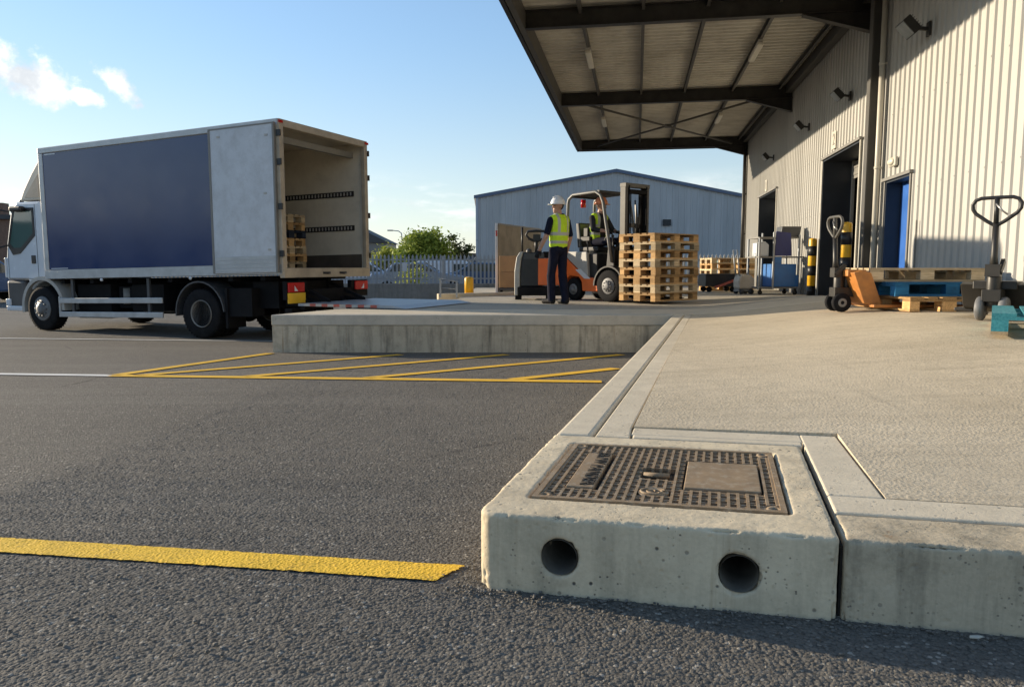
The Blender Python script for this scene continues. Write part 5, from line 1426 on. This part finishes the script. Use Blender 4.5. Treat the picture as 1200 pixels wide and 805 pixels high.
# ------------------------------------------------------------------ people
def caps(bm_list, p, q, r1, r2, tagname, sq=(1, 1)):
    bm_list.append((Vector(p), Vector(q), r1, r2, tagname, sq))
def person_mesh(name, prims, parent, mats, voxel=.0065, smooth=3, extra=None):
    mb = MB()
    for (p, q, r1, r2, tg, sq) in prims:
        d = q-p; L = max(d.length, 1e-4); x = d/L
        # capsule as lathe along d
        u = Vector((0, 1, 0)) if abs(x.y) < .9 else Vector((1, 0, 0))
        a = Vector((1, 0, 0)) - x*x.x
        if a.length < .3: a = Vector((0, 1, 0)) - x*x.y
        a.normalize(); b = x.cross(a)
        rows = [(-r1*math.cos(t), r1*math.sin(t)) for t in (0.05, .5, 1.0, math.pi/2)] + [(L + r2*math.sin(t), r2*math.cos(t)) for t in (0., .5, 1.0, 1.52)]
        n = 16; vs = []; fs = []
        for (h, rr) in rows:
            for j in range(n):
                g = 2*math.pi*j/n; vs.append(p + x*h + a*(rr*math.cos(g)*sq[0]) + b*(rr*math.sin(g)*sq[1]))
        for i in range(len(rows)-1):
            for j in range(n): fs.append((i*n+j, i*n+(j+1) % n, (i+1)*n+(j+1) % n, (i+1)*n+j))
        fs.append(tuple(range(n-1, -1, -1))); fs.append(tuple((len(rows)-1)*n+j for j in range(n)))
        mb.add(vs, fs)
    o = mb.build(name, [mats[k] for k in mats], parent)
    rm = o.modifiers.new('r', 'REMESH'); rm.mode = 'VOXEL'; rm.voxel_size = voxel
    sm = o.modifiers.new('s', 'SMOOTH'); sm.iterations = smooth; sm.factor = .5
    bpy.context.view_layer.update(); dg = bpy.context.evaluated_depsgraph_get()
    me = bpy.data.meshes.new_from_object(o.evaluated_get(dg)); o.modifiers.clear(); o.data = me; me.name = name
    keys = list(mats); me.materials.clear()
    for k in keys: me.materials.append(mats[k])
    for f in me.polygons:
        c = f.center; best = 1e9; bt = keys[0]
        for (p, q, r1, r2, tg, sq) in prims:
            d = q-p; t = max(0, min(1, (c-p).dot(d)/max(d.length_squared, 1e-9)))
            dist = (c-(p+d*t)).length - (r1+(r2-r1)*t)*(max(sq)+min(sq))/2
            if dist < best: best = dist; bt = tg
        f.material_index = keys.index(extra(c, bt) if extra else bt); f.use_smooth = True
    return o

def hand(pr, wrist, d, palm_n, side, tagname):
    """palm from wrist along d; fingers curl towards palm_n; side = direction of the thumb"""
    w = Vector(wrist); d = Vector(d).normalized(); n = Vector(palm_n); n = (n-d*n.dot(d)).normalized(); s = d.cross(n)*side
    caps(pr, w, w+d*.075, .027, .031, tagname, (1, 1)); caps(pr, w+d*.03+s*.02, w+d*.08+s*.024, .016, .015, tagname); caps(pr, w+d*.03-s*.02, w+d*.08-s*.024, .016, .014, tagname)
    for k, L in zip((.033, .011, -.011, -.031), (.075, .085, .08, .062)):
        b = w+d*.088+s*k; m = b+d*L*.42+n*L*.18; m2 = m+d*L*.18+n*L*.32; t = m2-d*L*.05+n*L*.22
        caps(pr, b, m, .0105, .0098, tagname); caps(pr, m, m2, .0098, .009, tagname); caps(pr, m2, t, .009, .0075, tagname)
    b = w+d*.02+s*.028; m = b+s*.028+d*.03+n*.012; t = m+d*.032+n*.012
    caps(pr, b, m, .0125, .011, tagname); caps(pr, m, t, .011, .009, tagname)

def head(pr, c, fwd, tagname='skin'):
    c = Vector(c); f = Vector(fwd).normalized(); up = Vector((0, 0, 1)); f = (f-up*f.z*.0).normalized(); s = up.cross(f)
    caps(pr, c+up*.03-f*.012, c+up*.03+f*.01, .098, .092, tagname); caps(pr, c-up*.03+f*.025, c-up*.06+f*.04, .070, .052, tagname)
    caps(pr, c+f*.092+up*.015, c+f*.112-up*.022, .009, .014, tagname)           # nose
    caps(pr, c+f*.086-up*.055-s*.018, c+f*.086-up*.055+s*.018, .010, .010, tagname)   # lips
    caps(pr, c+f*.075-up*.088, c+f*.078-up*.09, .018, .018, tagname)                  # chin
    caps(pr, c+f*.088+up*.036-s*.03, c+f*.088+up*.036+s*.03, .009, .009, tagname)      # brow
    for k in (-1, 1): caps(pr, c+s*k*.092-f*.008+up*.02, c+s*k*.094-f*.004-up*.02, .014, .010, tagname)  # ears
    return c, f, s
def face_bits(c, f, s, parent):
    up = Vector((0, 0, 1))
    for k in (-1, 1):
        mb = MB(); mb.ball(c+f*.085+up*.016+s*k*.032, .011, 5); mb.build('eye', M['eye'], parent)
    mb = MB()
    for k in (-1, 1): mb.bar(c+f*.094+up*.038+s*k*.016, c+f*.088+up*.040+s*k*.046, .008, .008)
    mb.bar(c+f*.0965-up*.055-s*.02, c+f*.0965-up*.055+s*.02, .003, .003)
    mb.build('brow', M['hair'], parent)
def helmet(c, f, s, parent, mat):
    up = Vector((0, 0, 1)); mb = MB(); n = 24; rows = 8; vs = []; fs = []
    base = c+up*.055
    for i in range(rows+1):
        t = (math.pi/2)*i/rows
        for j in range(n):
            g = 2*math.pi*j/n; r = math.cos(t)*(.118 if i < rows else .02)
            v = base + f*(r*1.12*math.cos(g)) + s*(r*math.sin(g)) + up*(.125*math.sin(t)+.0)
            vs.append(v)
    for i in range(rows):
        for j in range(n): fs.append((i*n+j, i*n+(j+1) % n, (i+1)*n+(j+1) % n, (i+1)*n+j))
    fs.append(tuple(rows*n+j for j in range(n)))
    mb.add(vs, fs, 0, True)
    # brim: longer at the front
    br = []; 
    for j in range(n):
        g = 2*math.pi*j/n; ext = .012+.050*max(0, math.cos(g))**2
        br.append((base+f*(.132*math.cos(g))+s*(.118*math.sin(g)), base+f*((.132+ext)*math.cos(g))+s*((.118+ext*.8)*math.sin(g))-up*.012))
    vs = [p for a in br for p in (a[0], a[1], a[0]-up*.008, a[1]-up*.008)]
    fs = []
    for j in range(n):
        a, b = 4*j, 4*((j+1) % n); fs += [(a, a+1, b+1, b), (a+2, b+2, b+3, a+3), (a+1, a+3, b+3, b+1), (a, b, b+2, a+2)]
    mb.add(vs, fs, 0, True)
    mb.tube([base+up*.128-f*.1+up*-.03, base+up*.132, base+up*.10+f*.10], .012, 6)
    return mb.build('helmet', mat, parent)

def vest(prims_torso, parent, zlo, zhi, neck, vcol=None, open_front=None):
    grow = [(p, q, a+.014, b+.014, t, sq) for (p, q, a, b, t, sq) in prims_torso]
    def ex(c, bt):
        x, y, z = c
        if abs(z-(zlo+.13)) < .026 or abs(z-(zlo+.27)) < .026: return 'tape'
        if .075 < abs(x-neck[0]) < .125 and z > zlo+.29: return 'tape'
        return 'vest'
    o = person_mesh('vest', grow, parent, {'vest': M['vest'], 'tape': M['reflect']}, .008, 3, ex)
    bm = bmesh.new(); bm.from_mesh(o.data)
    kill = [v for v in bm.verts if v.co.z < zlo or v.co.z > zhi or (v.co.z > zhi-.10 and math.hypot(v.co.x-neck[0], v.co.y-neck[1]) < .075)]
    bmesh.ops.delete(bm, geom=kill, context='VERTS'); bm.to_mesh(o.data); bm.free()
    return o

def standing():
    r = empty('person', (.80, 12.85, -.003), R(40), 'worker seen from behind in white helmet, yellow high visibility vest and navy trousers', 'person')
    pr = []
    # local: faces +y, right hand at +x
    for s, fy in ((-1, .10), (1, -.08)):
        hip = (s*.088, 0, .93); kn = (s*.085, .03+fy*.6, .50); an = (s*.078, fy-.02, .10)
        caps(pr, hip, kn, .098, .072, 'trouser'); caps(pr, kn, an, .078, .070, 'trouser'); caps(pr, an, (s*.078, fy-.02, .085), .066, .070, 'trouser')
        caps(pr, (s*.078, fy-.04, .055), (s*.105, fy+.15, .042), .054, .044, 'boot'); caps(pr, (s*.078, fy-.03, .09), (s*.078, fy-.04, .05), .058, .056, 'boot')
    caps(pr, (-.055, 0, .95), (.055, 0, .95), .125, .125, 'trouser', (1, .95))
    tor = []
    caps(tor, (0, 0, 1.00), (0, -.01, 1.20), .155, .165, 'shirt', (1.08, .76)); caps(tor, (0, -.01, 1.20), (0, -.02, 1.38), .168, .165, 'shirt', (1.16, .72))
    caps(tor, (-.13, -.015, 1.44), (.13, -.015, 1.44), .075, .075, 'shirt'); caps(tor, (-.06, -.02, 1.48), (.06, -.02, 1.48), .068, .068, 'shirt')
    pr += tor
    caps(pr, (0, -.01, 1.48), (0, .0, 1.58), .058, .054, 'skin')
    # left arm, a little forward to the machine
    caps(pr, (-.19, -.01, 1.43), (-.265, -.0, 1.22), .064, .056, 'shirt'); caps(pr, (-.265, 0, 1.22), (-.285, .02, 1.14), .047, .043, 'skin'); caps(pr, (-.285, .02, 1.14), (-.325, .13, .93), .042, .031, 'skin')
    hand(pr, (-.328, .137, .915), (-.12, .35, -.9), (.6, .6, .2), 1, 'glove')
    caps(pr, (.19, -.01, 1.43), (.255, -.02, 1.20), .064, .056, 'shirt'); caps(pr, (.255, -.02, 1.20), (.265, -.01, 1.13), .047, .043, 'skin'); caps(pr, (.265, -.01, 1.13), (.27, .08, .89), .042, .031, 'skin')
    hand(pr, (.27, .085, .87), (0, .25, -.95), (-.8, .5, 0), -1, 'glove')
    c, f, s = head(pr, (0, .02, 1.665), (-.93, .10, -.02))
    b = person_mesh('body', pr, r, {'skin': M['skin'], 'shirt': M['cloth'], 'trouser': M['trouser'], 'boot': M['boot'], 'glove': M['glove'], 'hair': M['hair']}, .0065, 3,
                    lambda q, t: 'hair' if t == 'skin' and q.z > 1.60 and (q-c).dot(f) < -.02 else t)
    face_bits(c, f, s, r); helmet(c, f, s, r, M['helmet'])
    vest(tor, r, .93, 1.56, (0, -.02))
standing()

def driver():
    a = R(-50); x, y = -.70, 0
    wx = 2.12 + x*math.cos(a); wy = 13.78 + x*math.sin(a)
    r = empty('person', (wx, wy, 1.02), R(-50-90), 'forklift driver sitting under the overhead guard in orange helmet and yellow vest', 'person')
    pr = []     # local: faces +y
    for s in (-1, 1):
        caps(pr, (s*.09, .0, .09), (s*.11, .40, .10), .088, .066, 'trouser'); caps(pr, (s*.11, .40, .10), (s*.11, .46, -.30), .062, .048, 'trouser'); caps(pr, (s*.11, .44, -.33), (s*.115, .58, -.35), .048, .040, 'boot')
    caps(pr, (-.05, -.02, .10), (.05, -.02, .10), .12, .12, 'trouser')
    tor = []
    caps(tor, (0, -.02, .16), (0, -.03, .34), .15, .16, 'shirt', (1.06, .78)); caps(tor, (0, -.03, .34), (0, -.01, .50), .162, .16, 'shirt', (1.16, .74)); caps(tor, (-.13, -.0, .55), (.13, -.0, .55), .072, .072, 'shirt'); caps(tor, (-.06, 0, .58), (.06, 0, .58), .066, .066, 'shirt')
    pr += tor
    caps(pr, (0, .01, .58), (0, .03, .68), .056, .052, 'skin')
    for s in (-1, 1):
        e_ = (s*.27, .10, .32); w_ = ((.17, .33, .28) if s > 0 else (-.12, .34, .27))
        caps(pr, (s*.19, .0, .54), e_, .062, .052, 'shirt'); m_ = tuple((p+q)/2 for p, q in zip(e_, w_)); caps(pr, e_, m_, .048, .044, 'shirt'); caps(pr, m_, w_, .038, .030, 'skin')
        hand(pr, w_, (-.25*s, .9, -.05), (0, .1, -1), -s, 'glove')
    c, f, s = head(pr, (0, .05, .76), (-.10, .95, -.06))
    person_mesh('body', pr, r, {'skin': M['skin'], 'shirt': M['sleeve'], 'trouser': M['trouser'], 'boot': M['boot'], 'glove': M['glove'], 'hair': M['hair']}, .0065, 3,
                lambda q, t: 'hair' if t == 'skin' and q.z > .70 and (q-c).dot(f) < -.03 else t)
    face_bits(c, f, s, r); helmet(c, f, s, r, M['helmetor'])
    v = vest(tor, r, .12, .66, (0, 0))
    bm = bmesh.new(); bm.from_mesh(v.data)
    bmesh.ops.delete(bm, geom=[q for q in bm.verts if q.co.y > .03 and abs(q.co.x) < .07], context='VERTS'); bm.to_mesh(v.data); bm.free()
driver()

# ------------------------------------------------------------------ light, sky, camera
SUN_AZ, SUN_EL = 24., 11.8     # degrees ahead of straight left; elevation
sd = Vector((-math.cos(R(SUN_AZ))*math.cos(R(SUN_EL)), math.sin(R(SUN_AZ))*math.cos(R(SUN_EL)), math.sin(R(SUN_EL))))
sl = bpy.data.lights.new('sun', 'SUN'); sl.energy = 3.7; sl.angle = R(.53); sl.color = (1., .85, .64)
so = bpy.data.objects.new('sun', sl); COL.objects.link(so); so.rotation_euler = sd.to_track_quat('Z', 'Y').to_euler(); so.location = (-20, 10, 12)

w = bpy.data.worlds.new('World'); sc.world = w; w.use_nodes = True
nt = w.node_tree; nt.nodes.clear()
def N(t, **k):
    x = nt.nodes.new(t)
    for a, v in k.items(): setattr(x, a, v)
    return x
Lk = nt.links.new
out = N('ShaderNodeOutputWorld'); bg = N('ShaderNodeBackground'); bg.inputs[1].default_value = .135
sky = N('ShaderNodeTexSky'); sky.sky_type = 'NISHITA'; sky.sun_disc = False
sky.sun_elevation = R(SUN_EL); sky.sun_rotation = R(-(90-SUN_AZ)); sky.air_density = 1.0; sky.dust_density = .15; sky.ozone_density = 2.5; sky.altitude = 0
tc = N('ShaderNodeTexCoord')
def mth(op, a, b=None, cl=False):
    x = N('ShaderNodeMath'); x.operation = op; x.use_clamp = cl
    for i, v in enumerate((a, b)):
        if v is None: continue
        if hasattr(v, 'links'): Lk(v, x.inputs[i])
        else: x.inputs[i].default_value = v
    return x.outputs[0]
sep = N('ShaderNodeSeparateXYZ'); Lk(tc.outputs['Generated'], sep.inputs[0])
az = mth('ARCTAN2', sep.outputs[0], sep.outputs[1]); el = mth('ARCSINE', sep.outputs[2])
cmb = N('ShaderNodeCombineXYZ'); Lk(az, cmb.inputs[0]); Lk(el, cmb.inputs[1])
def noise_n(scale, det, rough, sx=1, sy=1, lac=2., off=0):
    mp = N('ShaderNodeMapping'); mp.inputs['Scale'].default_value = (sx, sy, 1); mp.inputs['Location'].default_value = (off, off*.7, off*.3); Lk(cmb.outputs[0], mp.inputs[0])
    x = N('ShaderNodeTexNoise'); x.inputs['Scale'].default_value = scale; x.inputs['Detail'].default_value = det; x.inputs['Roughness'].default_value = rough
    Lk(mp.outputs[0], x.inputs['Vector']); return x.outputs['Fac']
warp = noise_n(26, 7, .62)
warp2 = noise_n(60, 5, .6, off=3)
def puff(a, e, ra, re, tilt, amp=1.3):
    da = mth('SUBTRACT', az, R(a)); de = mth('SUBTRACT', el, R(e))
    c, s = math.cos(R(tilt)), math.sin(R(tilt))
    x = mth('ADD', mth('MULTIPLY', da, c), mth('MULTIPLY', de, s)); y = mth('SUBTRACT', mth('MULTIPLY', de, c), mth('MULTIPLY', da, s))
    d = mth('SQRT', mth('ADD', mth('POWER', mth('DIVIDE', x, R(ra)), 2.), mth('POWER', mth('DIVIDE', y, R(re)), 2.)))
    k = mth('ADD', mth('SUBTRACT', 1., d), mth('MULTIPLY', mth('SUBTRACT', warp, .5), amp*1.6))
    k = mth('ADD', k, mth('MULTIPLY', mth('SUBTRACT', warp2, .5), .5))
    x = N('ShaderNodeMapRange'); x.interpolation_type = 'SMOOTHSTEP'; Lk(k, x.inputs[0]); x.inputs[1].default_value = .0; x.inputs[2].default_value = .55
    return x.outputs[0], y
puffs = [puff(-31.9, 11.7, 2.9, 1.75, -20), puff(-29.4, 10.9, 1.5, .7, -12), puff(-27.3, 11.9, 1.9, .85, -40), puff(-34.4, 12.1, 1.8, .8, 0)]
cov = puffs[0][0]
for p_, _ in puffs[1:]: cov = mth('MAXIMUM', cov, p_)
# soft low bank near the horizon
bank = noise_n(5, 6, .6, 1., 4.5, off=1.7)
def mr(v, a, b, c=0., d=1.):
    x = N('ShaderNodeMapRange'); x.interpolation_type = 'SMOOTHSTEP'; Lk(v, x.inputs[0])
    for i, q in enumerate((a, b, c, d)): x.inputs[i+1].default_value = q
    return x.outputs[0]
band = mth('MULTIPLY', mr(el, R(7.5), R(4.0)), mr(el, R(-1), R(.5)))
bk = mth('MULTIPLY', mth('MULTIPLY', mr(bank, .42, .62), band), .8)
cov2 = mth('MAXIMUM', mth('MULTIPLY', cov, .92), bk)
# cloud brightness: lit crest and soft grey underside
shade = mr(noise_n(16, 5, .6, off=5), .35, .65, .72, 1.)
ccol = N('ShaderNodeMix'); ccol.data_type = 'RGBA'
ccol.inputs[6].default_value = (2.75, 2.85, 2.95, 1); ccol.inputs[7].default_value = (4.7, 4.65, 4.5, 1); Lk(mr(noise_n(18, 5, .6, off=5), .35, .62), ccol.inputs[0])
mx = N('ShaderNodeMix'); mx.data_type = 'RGBA'; Lk(cov2, mx.inputs[0]); Lk(sky.outputs[0], mx.inputs[6]); Lk(ccol.outputs[2], mx.inputs[7])
hz = N('ShaderNodeMix'); hz.data_type = 'RGBA'; hzf = mr(el, R(18), R(0), .10, .52); Lk(hzf, hz.inputs[0])
bw = N('ShaderNodeRGBToBW'); Lk(sky.outputs[0], bw.inputs[0])
soft = N('ShaderNodeMix'); soft.data_type = 'RGBA'; soft.blend_type = 'MULTIPLY'; soft.inputs[0].default_value = 1.
Lk(mth('DIVIDE', 1.14, mth('ADD', 1., mth('MULTIPLY', bw.outputs[0], .16))), soft.inputs[7])
hc = N('ShaderNodeMix'); hc.data_type = 'RGBA'; hc.blend_type = 'MULTIPLY'; hc.inputs[0].default_value = 1.; Lk(bw.outputs[0], hc.inputs[6]); hc.inputs[7].default_value = (1.02, 1.03, 1.05, 1)
Lk(sky.outputs[0], hz.inputs[6]); Lk(hc.outputs[2], hz.inputs[7]); Lk(hz.outputs[2], soft.inputs[6]); Lk(soft.outputs[2], mx.inputs[6])
Lk(mx.outputs[2], bg.inputs[0]); Lk(bg.outputs[0], out.inputs[0])

cam = bpy.data.cameras.new('camera'); co = bpy.data.objects.new('camera', cam); COL.objects.link(co)
cam.sensor_width = 36; cam.lens = 866/1200*36; cam.clip_end = 8000; cam.clip_start = .05
co.location = (0, 0, .65); co.rotation_euler = (R(90)-math.atan(90.5/866), 0, 0)
sc.camera = co
sc.view_settings.view_transform = 'Standard'; sc.view_settings.look = 'None'; sc.view_settings.gamma = 1.; sc.view_settings.use_curve_mapping = False
sc.view_settings.exposure = 1.15
sc.render.engine = 'CYCLES'
sc.cycles.use_denoising = True
sc.cycles.max_bounces = 6
